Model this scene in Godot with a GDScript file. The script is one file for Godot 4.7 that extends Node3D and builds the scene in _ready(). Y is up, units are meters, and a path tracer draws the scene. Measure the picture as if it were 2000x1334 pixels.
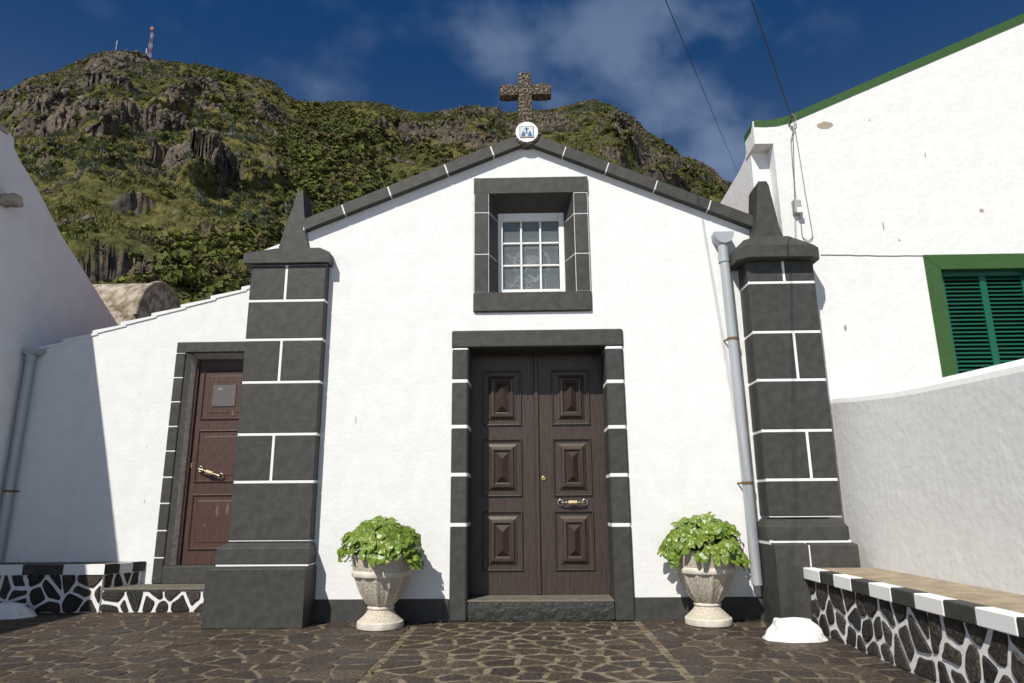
extends Node3D

# ---------------------------------------------------------------- mesh builder
class MB:
	var v := PackedVector3Array()
	var n := PackedVector3Array()
	var uv := PackedVector2Array()
	var c := PackedColorArray()
	var ix := PackedInt32Array()
	var t := Transform3D()
	var use_c := false
	var col := Color(1, 1, 1)
	func vert(p: Vector3, nn: Vector3, u := Vector2.ZERO) -> int:
		v.append(t * p)
		n.append((t.basis * nn).normalized())
		uv.append(u)
		if use_c:
			c.append(col)
		return v.size() - 1
	# corners counter-clockwise seen from outside
	func tri(a: Vector3, b: Vector3, d: Vector3, ua := Vector2.ZERO, ub := Vector2.ZERO, ud := Vector2.ZERO) -> void:
		var nn := (b - a).cross(d - a)
		if nn.length_squared() < 1e-16:
			return
		nn = nn.normalized()
		var i := vert(a, nn, ua)
		vert(b, nn, ub)
		vert(d, nn, ud)
		ix.append(i); ix.append(i + 2); ix.append(i + 1)
	func quad(a: Vector3, b: Vector3, d: Vector3, e: Vector3) -> void:
		var nn := (d - a).cross(e - b)
		if nn.length_squared() < 1e-16:
			return
		nn = nn.normalized()
		var i := vert(a, nn, Vector2(0, 1))
		vert(b, nn, Vector2(1, 1))
		vert(d, nn, Vector2(1, 0))
		vert(e, nn, Vector2(0, 0))
		for k in [0, 2, 1, 0, 3, 2]:
			ix.append(i + k)
	func mesh() -> ArrayMesh:
		var a := []
		a.resize(Mesh.ARRAY_MAX)
		a[Mesh.ARRAY_VERTEX] = v
		a[Mesh.ARRAY_NORMAL] = n
		a[Mesh.ARRAY_TEX_UV] = uv
		if use_c:
			a[Mesh.ARRAY_COLOR] = c
		a[Mesh.ARRAY_INDEX] = ix
		var m := ArrayMesh.new()
		m.add_surface_from_arrays(Mesh.PRIMITIVE_TRIANGLES, a)
		return m
	# chamfered box
	func box(a: Vector3, b: Vector3, bev := 0.006) -> void:
		var ce := (a + b) * 0.5
		var h := (b - a) * 0.5
		var e: float = min(bev, min(h.x, min(h.y, h.z)) * 0.8)
		var s := func(sx, sy, sz, ax):
			return ce + Vector3(sx * (h.x - (0.0 if ax == 0 else e)), sy * (h.y - (0.0 if ax == 1 else e)), sz * (h.z - (0.0 if ax == 2 else e)))
		for g in [-1, 1]:
			var q := [s.call(-1, -1, g, 2), s.call(1, -1, g, 2), s.call(1, 1, g, 2), s.call(-1, 1, g, 2)]
			if g < 0: q.reverse()
			quad(q[0], q[1], q[2], q[3])
			q = [s.call(-1, g, 1, 1), s.call(1, g, 1, 1), s.call(1, g, -1, 1), s.call(-1, g, -1, 1)]
			if g < 0: q.reverse()
			quad(q[0], q[1], q[2], q[3])
			q = [s.call(g, -1, 1, 0), s.call(g, -1, -1, 0), s.call(g, 1, -1, 0), s.call(g, 1, 1, 0)]
			if g < 0: q.reverse()
			quad(q[0], q[1], q[2], q[3])
			for k in [-1, 1]:
				_q(s.call(g, k, -1, 0), s.call(g, k, 1, 0), s.call(g, k, 1, 1), s.call(g, k, -1, 1), Vector3(g, k, 0))
				_q(s.call(-1, g, k, 1), s.call(1, g, k, 1), s.call(1, g, k, 2), s.call(-1, g, k, 2), Vector3(0, g, k))
				_q(s.call(g, -1, k, 0), s.call(g, 1, k, 0), s.call(g, 1, k, 2), s.call(g, -1, k, 2), Vector3(g, 0, k))
				for w in [-1, 1]:
					_t(s.call(g, k, w, 0), s.call(g, k, w, 1), s.call(g, k, w, 2), Vector3(g, k, w))
	func _q(a: Vector3, b: Vector3, d: Vector3, e: Vector3, out: Vector3) -> void:
		if (b - a).cross(d - a).dot(out) < 0:
			quad(e, d, b, a)
		else:
			quad(a, b, d, e)
	func _t(a: Vector3, b: Vector3, d: Vector3, out: Vector3) -> void:
		if (b - a).cross(d - a).dot(out) < 0:
			tri(d, b, a)
		else:
			tri(a, b, d)
	# polygon (2D) swept along an axis: axis 2 -> (x,y) swept in z; 0 -> (z,y) swept in x; 1 -> (x,z) swept in y
	func prism(poly: Array, axis: int, lo: float, hi: float) -> void:
		var p := PackedVector2Array(poly)
		var at := func(q: Vector2, w: float) -> Vector3:
			if axis == 2: return Vector3(q.x, q.y, w)
			if axis == 0: return Vector3(w, q.y, q.x)
			return Vector3(q.x, w, q.y)
		var ce := Vector2.ZERO
		for q in p: ce += q
		ce /= p.size()
		var dir: Vector3 = at.call(Vector2.ZERO, 1.0)
		var tr := Geometry2D.triangulate_polygon(p)
		for i in range(0, tr.size(), 3):
			_t(at.call(p[tr[i]], hi), at.call(p[tr[i + 1]], hi), at.call(p[tr[i + 2]], hi), dir)
			_t(at.call(p[tr[i]], lo), at.call(p[tr[i + 1]], lo), at.call(p[tr[i + 2]], lo), -dir)
		var cw := Geometry2D.is_polygon_clockwise(p)
		for i in p.size():
			var a := p[i]
			var b := p[(i + 1) % p.size()]
			var o2 := Vector2(b.y - a.y, a.x - b.x) * (-1.0 if cw else 1.0)
			_q(at.call(a, lo), at.call(b, lo), at.call(b, hi), at.call(a, hi), at.call(o2, 0.0))
	# surface of revolution about y through o; profile [[r,y],...] upward
	func lathe(prof: Array, o: Vector3, seg := 32, lobes := 0, amp := 0.0, axis := Vector3.UP) -> void:
		var bs := Basis()
		if axis != Vector3.UP:
			bs = Basis(Quaternion(Vector3.UP, axis.normalized()))
		var base := v.size()
		for j in prof.size():
			for i in seg + 1:
				var th := TAU * i / seg
				var r: float = prof[j][0]
				if lobes > 0:
					r *= 1.0 + amp * (pow(abs(cos(lobes * th * 0.5)), 6.0) - 0.15)
				var j0: int = max(j - 1, 0)
				var j1: int = min(j + 1, prof.size() - 1)
				var dr: float = prof[j1][0] - prof[j0][0]
				var dy: float = prof[j1][1] - prof[j0][1]
				var nn := Vector3(cos(th) * dy, -dr, sin(th) * dy)
				if lobes > 0:
					var e := 0.01
					var r2: float = prof[j][0] * (1.0 + amp * (pow(abs(cos(lobes * (th + e) * 0.5)), 6.0) - 0.15))
					var slope := (r2 - r) / e / maxf(r, 0.001)
					nn += Vector3(sin(th), 0, -cos(th)) * slope * Vector2(dy, dr).length()
				if nn.length() < 1e-9: nn = Vector3.UP
				vert(o + bs * Vector3(r * cos(th), prof[j][1], r * sin(th)), bs * nn, Vector2(float(i) / seg, prof[j][1]))
		for j in prof.size() - 1:
			for i in seg:
				var a := base + j * (seg + 1) + i
				var b := a + 1
				var d := a + seg + 1
				for k in [a, b, d, b, d + 1, d]:
					ix.append(k)
	func tube(pts: Array, r: float, sides := 8) -> void:
		var base := v.size()
		var up := Vector3(0.123, 0.9, 0.31).normalized()
		for j in pts.size():
			var d: Vector3 = (pts[min(j + 1, pts.size() - 1)] - pts[max(j - 1, 0)]).normalized()
			var s := d.cross(up)
			if s.length() < 0.05: s = d.cross(Vector3.RIGHT)
			s = s.normalized()
			var w := s.cross(d)
			for i in sides + 1:
				var th := TAU * i / sides
				var nn := s * cos(th) + w * sin(th)
				vert(pts[j] + nn * r, nn, Vector2(float(i) / sides, j))
		for j in pts.size() - 1:
			for i in sides:
				var a := base + j * (sides + 1) + i
				for k in [a, a + 1, a + sides + 1, a + 1, a + sides + 2, a + sides + 1]:
					ix.append(k)
		for e in [0, pts.size() - 1]:
			var nn2: Vector3 = (pts[0] - pts[1]).normalized() if e == 0 else (pts[e] - pts[e - 1]).normalized()
			var cc := vert(pts[e], nn2)
			for i in sides:
				var a := vert(v[base + e * (sides + 1) + i], nn2)
				var b := vert(v[base + e * (sides + 1) + i + 1], nn2)
				ix.append(cc); ix.append(b if e != 0 else a); ix.append(a if e != 0 else b)
	# loft of rectangles lying in xy, each [inset, z]; closes with a hipped ridge
	func panel(x0: float, y0: float, x1: float, y1: float, loops: Array, ridge_z: float) -> void:
		var prev := []
		for l in loops:
			var q := [Vector3(x0 + l[0], y0 + l[0], l[1]), Vector3(x1 - l[0], y0 + l[0], l[1]), Vector3(x1 - l[0], y1 - l[0], l[1]), Vector3(x0 + l[0], y1 - l[0], l[1])]
			if prev.size() > 0:
				for k in 4:
					var k2 := (k + 1) % 4
					quad(prev[k], prev[k2], q[k2], q[k])
			prev = q
		if ridge_z < -90.0:
			quad(prev[0], prev[1], prev[2], prev[3])
			return
		var hw: float = (prev[1].x - prev[0].x) * 0.5
		var cx: float = (prev[0].x + prev[1].x) * 0.5
		var a := Vector3(cx, prev[0].y + hw, ridge_z)
		var b := Vector3(cx, prev[2].y - hw, ridge_z)
		tri(prev[0], prev[1], a)
		tri(prev[2], prev[3], b)
		quad(prev[1], prev[2], b, a)
		quad(prev[3], prev[0], a, b)

# ---------------------------------------------------------------- nodes
var used := {}
func tag(o: Node, label := "", category := "", group := "", kind := "") -> Node:
	if label: o.set_meta("label", label)
	if category: o.set_meta("category", category)
	if group: o.set_meta("group", group)
	if kind: o.set_meta("kind", kind)
	return o
func numbered(s: String) -> String:
	if not used.has(s):
		used[s] = 0
		return s
	used[s] += 1
	return "%s_%03d" % [s, used[s]]
func thing(called: String, at := Vector3.ZERO) -> Node3D:
	var o := Node3D.new()
	o.name = numbered(called)
	add_child(o)
	o.position = at
	return o
func grp(parent: Node3D, called: String) -> Node3D:
	var o := Node3D.new()
	o.name = called
	parent.add_child(o, true)
	return o
func mi(parent: Node3D, called: String, m: Mesh, mat: Material) -> MeshInstance3D:
	var o := MeshInstance3D.new()
	o.name = numbered(called) if parent == self else called
	o.mesh = m
	o.material_override = mat
	parent.add_child(o, true)
	return o
func bx(parent: Node3D, called: String, x0: float, x1: float, y0: float, y1: float, z0: float, z1: float, mat: Material, bev := 0.008) -> MeshInstance3D:
	var b := MB.new()
	b.box(Vector3(x0, y0, z0), Vector3(x1, y1, z1), bev)
	return mi(parent, called, b.mesh(), mat)
func pr(parent: Node3D, called: String, poly: Array, axis: int, lo: float, hi: float, mat: Material) -> MeshInstance3D:
	var b := MB.new()
	b.prism(poly, axis, lo, hi)
	return mi(parent, called, b.mesh(), mat)

# ---------------------------------------------------------------- materials
func noise_tex(freq: float, oct: int, lo: Color, hi: Color, seed_ := 1, size := 512, normal := false, bump := 4.0, type := FastNoiseLite.TYPE_SIMPLEX_SMOOTH, p0 := 0.0, p1 := 1.0) -> NoiseTexture2D:
	var f := FastNoiseLite.new()
	f.noise_type = type
	f.seed = seed_
	f.frequency = freq
	f.fractal_octaves = oct
	if oct == 1:
		f.fractal_type = FastNoiseLite.FRACTAL_NONE
	var t := NoiseTexture2D.new()
	t.width = size
	t.height = size
	t.seamless = true
	t.noise = f
	if normal:
		t.as_normal_map = true
		t.bump_strength = bump
	else:
		var g := Gradient.new()
		g.set_color(0, lo)
		g.set_color(1, hi)
		g.set_offset(0, p0)
		g.set_offset(1, p1)
		t.color_ramp = g
	return t
func lin(r: float, g: float, b: float) -> Color:
	return Color(r, g, b).linear_to_srgb()
func mat(c: Color, rough := 0.9, alb: Texture2D = null, nrm: Texture2D = null, scale := 1.0, nscale := 1.0) -> StandardMaterial3D:
	var m := StandardMaterial3D.new()
	m.albedo_color = c
	m.roughness = rough
	m.metallic_specular = 0.4
	if alb: m.albedo_texture = alb
	if nrm:
		m.normal_enabled = true
		m.normal_texture = nrm
		m.normal_scale = nscale
	if alb or nrm:
		m.uv1_triplanar = true
		m.uv1_world_triplanar = true
		m.uv1_scale = Vector3(scale, scale, scale)
	return m

var M := {}
var rng := RandomNumberGenerator.new()
var cam_basis: Basis
var cam_pos := Vector3(0, 0.99, 6.3)

func ray(px: float, py: float) -> Vector3:
	return cam_basis * Vector3((px - 1000.0) / 1333.0, -(py - 667.0) / 1333.0, -1.0)

func make_materials() -> void:
	var nb := noise_tex(0.02, 5, Color.BLACK, Color.WHITE, 3, 512, true, 6.0)
	var nlump := noise_tex(0.012, 5, Color.BLACK, Color.WHITE, 7, 512, true, 9.0)
	var nfine := noise_tex(0.06, 4, Color.BLACK, Color.WHITE, 9, 512, true, 5.0)
	var ncell := noise_tex(0.05, 2, Color.BLACK, Color.WHITE, 11, 512, true, 8.0, FastNoiseLite.TYPE_CELLULAR)
	var soft := noise_tex(0.006, 5, Color(0.965, 0.965, 0.96), Color.WHITE, 5, 512)
	var mott := noise_tex(0.012, 5, Color(0.86, 0.86, 0.85), Color.WHITE, 15, 512, false, 1, FastNoiseLite.TYPE_SIMPLEX_SMOOTH, 0.2, 0.8)
	var blotch := noise_tex(0.01, 6, Color(0.70, 0.67, 0.62), Color.WHITE, 21, 512, false, 1, FastNoiseLite.TYPE_SIMPLEX_SMOOTH, 0.3, 0.65)
	var speck := noise_tex(0.11, 3, Color(0.76, 0.73, 0.68), Color(1, 1, 1), 31, 512, false, 1, FastNoiseLite.TYPE_SIMPLEX_SMOOTH, 0.35, 0.7)
	M.white = mat(lin(0.80, 0.805, 0.80), 0.85, soft, nb, 1.6, 0.2)
	M.white_rough = mat(lin(0.78, 0.78, 0.77), 0.9, soft, nlump, 1.6, 0.22)
	M.white_house = mat(lin(0.79, 0.79, 0.78), 0.9, soft, nlump, 1.6, 0.22)
	M.white_old = mat(lin(0.78, 0.775, 0.765), 0.9, soft, nlump, 1.2, 0.25)
	M.joint = mat(lin(0.80, 0.80, 0.79), 0.8)
	M.grey = mat(lin(0.057, 0.057, 0.053), 0.6, mott, nb, 1.6, 0.14)
	M.grey2 = mat(lin(0.064, 0.063, 0.058), 0.6, mott, nb, 1.4, 0.16)
	M.grey_rough = mat(lin(0.0446, 0.0454, 0.0418), 0.6, mott, nlump, 2.2, 1.6)
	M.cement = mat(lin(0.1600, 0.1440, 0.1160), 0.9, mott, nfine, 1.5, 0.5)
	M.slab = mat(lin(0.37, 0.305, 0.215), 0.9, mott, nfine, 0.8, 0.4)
	M.reveal = mat(lin(0.42, 0.39, 0.34), 0.85, mott, nb, 1.5, 0.4)
	var wood := StandardMaterial3D.new()
	wood.albedo_color = lin(0.058, 0.038, 0.029)
	wood.roughness = 0.42
	wood.albedo_texture = mott
	wood.normal_enabled = true
	wood.normal_texture = noise_tex(0.03, 4, Color.BLACK, Color.WHITE, 41, 512, true, 3.0)
	wood.normal_scale = 0.5
	wood.uv1_triplanar = true
	wood.uv1_world_triplanar = true
	wood.uv1_scale = Vector3(6.0, 0.5, 6.0)
	M.wood = wood
	var wood2: StandardMaterial3D = wood.duplicate()
	wood2.albedo_color = lin(0.075, 0.037, 0.027)
	wood2.roughness = 0.5
	M.wood2 = wood2
	M.paint_white = mat(lin(0.82, 0.82, 0.81), 0.45)
	M.urn = mat(lin(0.68, 0.63, 0.555), 0.9, speck, ncell, 1.3, 0.6)
	M.urn_smooth = mat(lin(0.70, 0.645, 0.56), 0.85, mott, nfine, 2.0, 0.25)
	M.cross = mat(lin(0.30, 0.25, 0.19), 0.95, noise_tex(0.09, 2, Color(0.22, 0.19, 0.15), Color.WHITE, 33, 512, false, 1, FastNoiseLite.TYPE_CELLULAR, 0.15, 0.75), ncell, 1.0, 1.6)
	M.brass = mat(lin(0.50, 0.36, 0.15), 0.35)
	M.brass.metallic = 0.9
	M.steel = mat(lin(0.5, 0.46, 0.38), 0.3)
	M.steel.metallic = 0.9
	M.cream = mat(lin(0.62, 0.48, 0.27), 0.4)
	M.pipe = mat(lin(0.42, 0.445, 0.465), 0.42, soft, null, 1.0)
	M.pipe.metallic = 0.15
	M.rust = mat(lin(0.20, 0.12, 0.05), 0.8, mott, nfine, 4.0, 0.5)
	M.green = mat(lin(0.0413, 0.1013, 0.0285), 0.6, soft, nb, 1.0, 0.3)
	M.shutter = mat(lin(0.010, 0.105, 0.066), 0.4)
	M.black = mat(lin(0.004, 0.004, 0.004), 0.9)
	M.wire = mat(lin(0.02, 0.02, 0.02), 0.6)
	M.cable = mat(lin(0.2400, 0.2320, 0.2160), 0.6)
	M.box = mat(lin(0.3600, 0.3680, 0.3680), 0.5)
	M.tile = mat(lin(0.2400, 0.0960, 0.0480), 0.9, blotch, nfine, 1.0, 0.4)
	M.vault = mat(lin(0.42, 0.37, 0.30), 0.95, blotch, nlump, 0.9, 1.4)
	M.mortar = mat(lin(0.215, 0.178, 0.126), 0.95, blotch, nfine, 1.7, 0.8)
	M.mortar_worn = mat(lin(0.175, 0.145, 0.104), 0.95, blotch, nfine, 1.3, 0.8)
	M.earth = mat(lin(0.28, 0.25, 0.20), 0.95, blotch, nlump, 0.2, 1.0)
	M.soil = mat(lin(0.03, 0.022, 0.015), 1.0)
	var rough_tone := noise_tex(0.025, 5, Color(0.62, 0.6, 0.58), Color.WHITE, 91, 512, false, 1, FastNoiseLite.TYPE_SIMPLEX_SMOOTH, 0.28, 0.68)
	M.pave = []
	for c in [[0.062, 0.046, 0.038], [0.072, 0.054, 0.043], [0.054, 0.042, 0.037], [0.085, 0.064, 0.048], [0.064, 0.055, 0.049], [0.098, 0.078, 0.058]]:
		M.pave.append(mat(lin(c[0] * 0.8, c[1] * 0.8, c[2] * 0.8) * Color(1.18, 1.16, 1.14), 0.6, rough_tone, nlump, 2.6, 0.8))
	M.rubble = []
	for c in [[0.050, 0.045, 0.041], [0.066, 0.056, 0.049], [0.082, 0.066, 0.056], [0.043, 0.041, 0.040], [0.092, 0.078, 0.066]]:
		M.rubble.append(mat(lin(c[0] * 0.8, c[1] * 0.8, c[2] * 0.8) * Color(1.05, 1.05, 1.05), 0.8, rough_tone, nlump, 3.0, 0.9))
	M.glass = StandardMaterial3D.new()
	M.glass.albedo_color = Color(0.75, 0.8, 0.8, 0.12)
	M.glass.transparency = BaseMaterial3D.TRANSPARENCY_ALPHA
	M.glass.roughness = 0.04
	M.glass.metallic_specular = 0.5
	M.red = mat(lin(0.24, 0.07, 0.055), 0.6)
	M.mast_white = mat(lin(0.42, 0.42, 0.42), 0.6)

# ---------------------------------------------------------------- irregular stones (Voronoi cells)
func clip_half(poly: PackedVector2Array, p: Vector2, nrm: Vector2) -> PackedVector2Array:
	# keeps the side where (q-p).nrm <= 0
	var out := PackedVector2Array()
	var m := poly.size()
	for i in m:
		var a := poly[i]
		var b := poly[(i + 1) % m]
		var da := (a - p).dot(nrm)
		var db := (b - p).dot(nrm)
		if da <= 0: out.append(a)
		if (da < 0 and db > 0) or (da > 0 and db < 0):
			out.append(a + (b - a) * (da / (da - db)))
	return out
func cells(x0: float, x1: float, y0: float, y1: float, cw: float, ch: float, gap: float, jit := 0.42, drop := 0.0) -> Array:
	var nx := int(ceil((x1 - x0) / cw))
	var ny := int(ceil((y1 - y0) / ch))
	cw = (x1 - x0) / nx
	ch = (y1 - y0) / ny
	var pt := {}
	for j in ny:
		for i in nx:
			if rng.randf() < drop: continue
			var off := 0.5 if j % 2 == 1 else 0.0
			pt[Vector2i(i, j)] = Vector2(x0 + (i + 0.25 + off * 0.5 + 0.25 + rng.randf_range(-jit, jit)) * cw, y0 + (j + 0.5 + rng.randf_range(-jit, jit)) * ch)
	var res := []
	for k in pt:
		var s: Vector2 = pt[k]
		var poly := PackedVector2Array([Vector2(x0, y0), Vector2(x1, y0), Vector2(x1, y1), Vector2(x0, y1)])
		for dj in range(-3, 4):
			for di in range(-3, 4):
				if di == 0 and dj == 0: continue
				var q := Vector2i(k.x + di, k.y + dj)
				if not pt.has(q): continue
				var o: Vector2 = pt[q]
				var d := (o - s)
				var nn := d.normalized()
				var g := gap * (0.7 + 0.6 * fposmod(s.x * 7.3 + o.x * 7.3 + s.y * 3.1 + o.y * 3.1, 1.0))
				poly = clip_half(poly, (s + o) * 0.5 - nn * g * 0.5, nn)
				if poly.size() < 3: break
			if poly.size() < 3: break
		if poly.size() >= 3:
			res.append(soften(poly))
	return res
func soften(p: PackedVector2Array) -> PackedVector2Array:
	# drops tiny edges, cuts the corners
	var q := PackedVector2Array()
	for i in p.size():
		if q.size() == 0 or p[i].distance_to(q[q.size() - 1]) > 0.012:
			q.append(p[i])
	if q.size() > 2 and q[0].distance_to(q[q.size() - 1]) < 0.012:
		q.remove_at(q.size() - 1)
	if q.size() < 3: return PackedVector2Array()
	var r := PackedVector2Array()
	for i in q.size():
		var a := q[i]
		var b := q[(i + 1) % q.size()]
		var l := a.distance_to(b)
		var cut: float = min(0.2, 0.014 / l)
		var wob := Vector2(b.y - a.y, a.x - b.x) / l
		r.append(a.lerp(b, cut) + wob * rng.randf_range(-0.003, 0.003))
		if l > 0.1:
			r.append(a.lerp(b, rng.randf_range(0.4, 0.6)) + wob * rng.randf_range(-0.008, 0.006))
		r.append(a.lerp(b, 1.0 - cut) + wob * rng.randf_range(-0.003, 0.003))
	return r
func area(p: PackedVector2Array) -> float:
	var s := 0.0
	for i in p.size():
		s += p[i].cross(p[(i + 1) % p.size()])
	return abs(s) * 0.5
# a stone: outline in (u,v), face toward +w; frame gives the three axes
func stone(b: MB, p: PackedVector2Array, fr: Transform3D, lo: float, hi: float, bev := 0.006) -> void:
	if p.size() < 3: return
	var ce := Vector2.ZERO
	for q in p: ce += q
	ce /= p.size()
	var poly := p
	if Geometry2D.is_polygon_clockwise(p):
		poly = p.duplicate()
		poly.reverse()
	var tx := rng.randf_range(-0.012, 0.012)
	var ty := rng.randf_range(-0.012, 0.012)
	var flip := fr.basis.determinant() < 0
	var m := poly.size()
	var cc := fr * Vector3(ce.x, ce.y, hi + 0.002)
	for i in m:
		var a := poly[i]
		var d := poly[(i + 1) % m]
		var ai := a.lerp(ce, 0.0) + (ce - a).normalized() * bev * 1.6
		var di := d + (ce - d).normalized() * bev * 1.6
		var ha := hi + (a - ce).x * tx + (a - ce).y * ty
		var hd := hi + (d - ce).x * tx + (d - ce).y * ty
		var A := fr * Vector3(ai.x, ai.y, ha)
		var D := fr * Vector3(di.x, di.y, hd)
		var A1 := fr * Vector3(a.x, a.y, ha - bev)
		var D1 := fr * Vector3(d.x, d.y, hd - bev)
		var A2 := fr * Vector3(a.x, a.y, lo)
		var D2 := fr * Vector3(d.x, d.y, lo)
		if flip:
			b.tri(D, A, cc); b.quad(D1, A1, A, D); b.quad(D2, A2, A1, D1)
		else:
			b.tri(A, D, cc); b.quad(A1, D1, D, A); b.quad(A2, D2, D1, A1)

# ---------------------------------------------------------------- masonry with painted joints
# course rows from top to bottom; splits = x of an upright joint or null
func courses(parent: Node3D, xl: float, xr: float, ys: Array, splits: Array, z0: float, z1: float, m: Array, g := 0.009) -> void:
	bx(parent, "joint_mortar", xl + 0.005, xr - 0.005, ys[ys.size() - 1] + 0.001, ys[0] - 0.001, z0, z1 - 0.005, M.joint, 0.004)
	for i in ys.size() - 1:
		var t: float = ys[i] - (g * 0.5 if i > 0 else 0.0)
		var bt: float = ys[i + 1] + g * 0.5
		if splits[i] == null:
			bx(parent, "block", xl, xr, bt, t, z0 + 0.002, z1, m[i % m.size()], 0.012)
		else:
			bx(parent, "block", xl, splits[i] - g * 0.5, bt, t, z0 + 0.002, z1, m[i % m.size()], 0.012)
			bx(parent, "block", splits[i] + g * 0.5, xr, bt, t, z0 + 0.002, z1, m[(i + 1) % m.size()], 0.012)
# cap or foot block whose top slopes in: bottom rectangle, edge height, upper rectangle
func hip(parent: Node3D, called: String, b0: Array, y0: float, y1: float, b1: Array, y2: float, m: Material, cut := 0.0) -> MeshInstance3D:
	var b := MB.new()
	var ring := func(r: Array, y: float) -> Array:
		if cut <= 0.0:
			return [Vector3(r[0], y, r[3]), Vector3(r[1], y, r[3]), Vector3(r[1], y, r[2]), Vector3(r[0], y, r[2])]
		return [Vector3(r[0] + cut, y, r[3]), Vector3(r[1] - cut, y, r[3]), Vector3(r[1], y, r[3] - cut), Vector3(r[1], y, r[2]), Vector3(r[0], y, r[2]), Vector3(r[0], y, r[3] - cut)]
	var e := 0.008
	var s := func(r: Array) -> Array: return [r[0] + e, r[1] - e, r[2], r[3] - e]
	var rings := [ring.call(s.call(b0), y0), ring.call(b0, y0 + e), ring.call(b0, y1 - e * 0.5), ring.call(s.call(b0), y1 + e * 0.5), ring.call(b1, y2)]
	for k in rings.size() - 1:
		var n: int = rings[k].size()
		for i in n:
			b.quad(rings[k][i], rings[k][(i + 1) % n], rings[k + 1][(i + 1) % n], rings[k + 1][i])
	for q in [[rings[0], true], [rings[4], false]]:
		var r: Array = q[0]
		var ce := Vector3.ZERO
		for p in r: ce += p
		ce /= r.size()
		for i in r.size():
			if q[1]: b.tri(r[(i + 1) % r.size()], r[i], ce)
			else: b.tri(r[i], r[(i + 1) % r.size()], ce)
	return mi(parent, called, b.mesh(), m)

func _ready() -> void:
	rng.seed = 4711
	# ------------------------------------------------------------ camera
	var cam := Camera3D.new()
	cam.name = "camera"
	cam.position = cam_pos
	cam.rotation_degrees = Vector3(13.4, 1.3, -0.45)
	cam.fov = 53.17
	cam.near = 0.05
	cam.far = 5000.0
	add_child(cam)
	cam_basis = cam.transform.basis
	cam.current = true
	# ------------------------------------------------------------ sky, sun, exposure
	var env := Environment.new()
	env.background_mode = Environment.BG_SKY
	var sky := Sky.new()
	var sm := ProceduralSkyMaterial.new()
	sm.sky_top_color = lin(0.0028, 0.0275, 0.092)
	sm.sky_horizon_color = lin(1.2, 1.42, 1.7)
	sm.sky_curve = 0.092
	sm.ground_bottom_color = lin(0.10, 0.09, 0.07)
	sm.ground_horizon_color = lin(0.14, 0.17, 0.20)
	sm.sun_angle_max = 0.1
	sm.sky_cover = cloud_cover()
	sm.sky_cover_modulate = Color(1, 1, 1)
	sky.sky_material = sm
	env.sky = sky
	env.tonemap_mode = Environment.TONE_MAPPER_LINEAR
	env.tonemap_exposure = 1.64
	env.sdfgi_enabled = true
	env.ssao_enabled = true
	env.ssil_enabled = true
	var we := WorldEnvironment.new()
	we.name = "world_environment"
	we.environment = env
	add_child(we)
	var sun := DirectionalLight3D.new()
	sun.name = "sun"
	sun.light_energy = 0.98
	sun.light_color = Color(1.0, 0.98, 0.945)
	sun.light_angular_distance = 0.5
	sun.shadow_enabled = true
	sun.look_at_from_position(Vector3.ZERO, Vector3(0.5, -1.15, -1.0), Vector3.UP)
	add_child(sun)
	make_materials()
	# ------------------------------------------------------------ setting, then things
	build_ground()
	build_hill()
	build_chapel()
	build_annex()
	build_left_house()
	build_right_house()
	build_benches()
	build_small()

func cloud_cover() -> ImageTexture:
	var W := 2048
	var Hh := 1024
	var img := Image.create(W, Hh, false, Image.FORMAT_RGBA8)
	img.fill(Color(0, 0, 0, 1))
	var a := FastNoiseLite.new()
	a.seed = 12
	a.frequency = 4.2
	a.fractal_octaves = 6
	a.fractal_gain = 0.52
	var big := FastNoiseLite.new()
	big.seed = 5
	big.frequency = 1.1
	big.fractal_octaves = 2
	# patches of thin cloud: direction in picture pixels, radius, strength
	var pat := []
	for q in [[1170, 150, 0.14, 0.85], [1000, 150, 0.11, 0.7], [1330, 150, 0.15, 0.9], [1370, 290, 0.10, 0.9], [660, 130, 0.06, 0.4], [1450, 110, 0.10, 0.55], [560, 20, 0.05, 0.3], [740, 20, 0.08, 0.3], [1250, 230, 0.10, 0.75], [390, 30, 0.05, 0.3]]:
		pat.append([ray(q[0], q[1]).normalized(), q[2], q[3]])
	for y in range(0, Hh / 2):
		var el := PI * (0.5 - (y + 0.5) / Hh)
		for x in W:
			var az := TAU * (x + 0.5) / W
			if az > PI: az -= TAU
			var d := Vector3(sin(az) * cos(el), sin(el), -cos(az) * cos(el))
			var k := 0.0
			var cover := smoothstep(0.12, 0.55, big.get_noise_3d(d.x, d.y * 2.0, d.z)) * 0.8
			if az > -0.75 and az < 0.75 and el < 1.15:
				cover *= 0.25
				for p in pat:
					var ds: float = d.distance_to(p[0])
					if ds < p[1] * 1.6:
						k = max(k, p[2] * (1.0 - smoothstep(p[1] * 0.35, p[1] * 1.5, ds)))
			k = max(k, cover)
			if k > 0.01:
				var f := a.get_noise_3d(d.x + 0.35 * d.y, d.y * 1.7, d.z) * 0.5 + 0.5
				var t := smoothstep(0.50, 0.88, f * 0.95 + 0.20 * k) * sqrt(k)
				img.set_pixel(x, y, Color(0.080 * t, 0.092 * t, 0.108 * t).linear_to_srgb())
	return ImageTexture.create_from_image(img)

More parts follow.
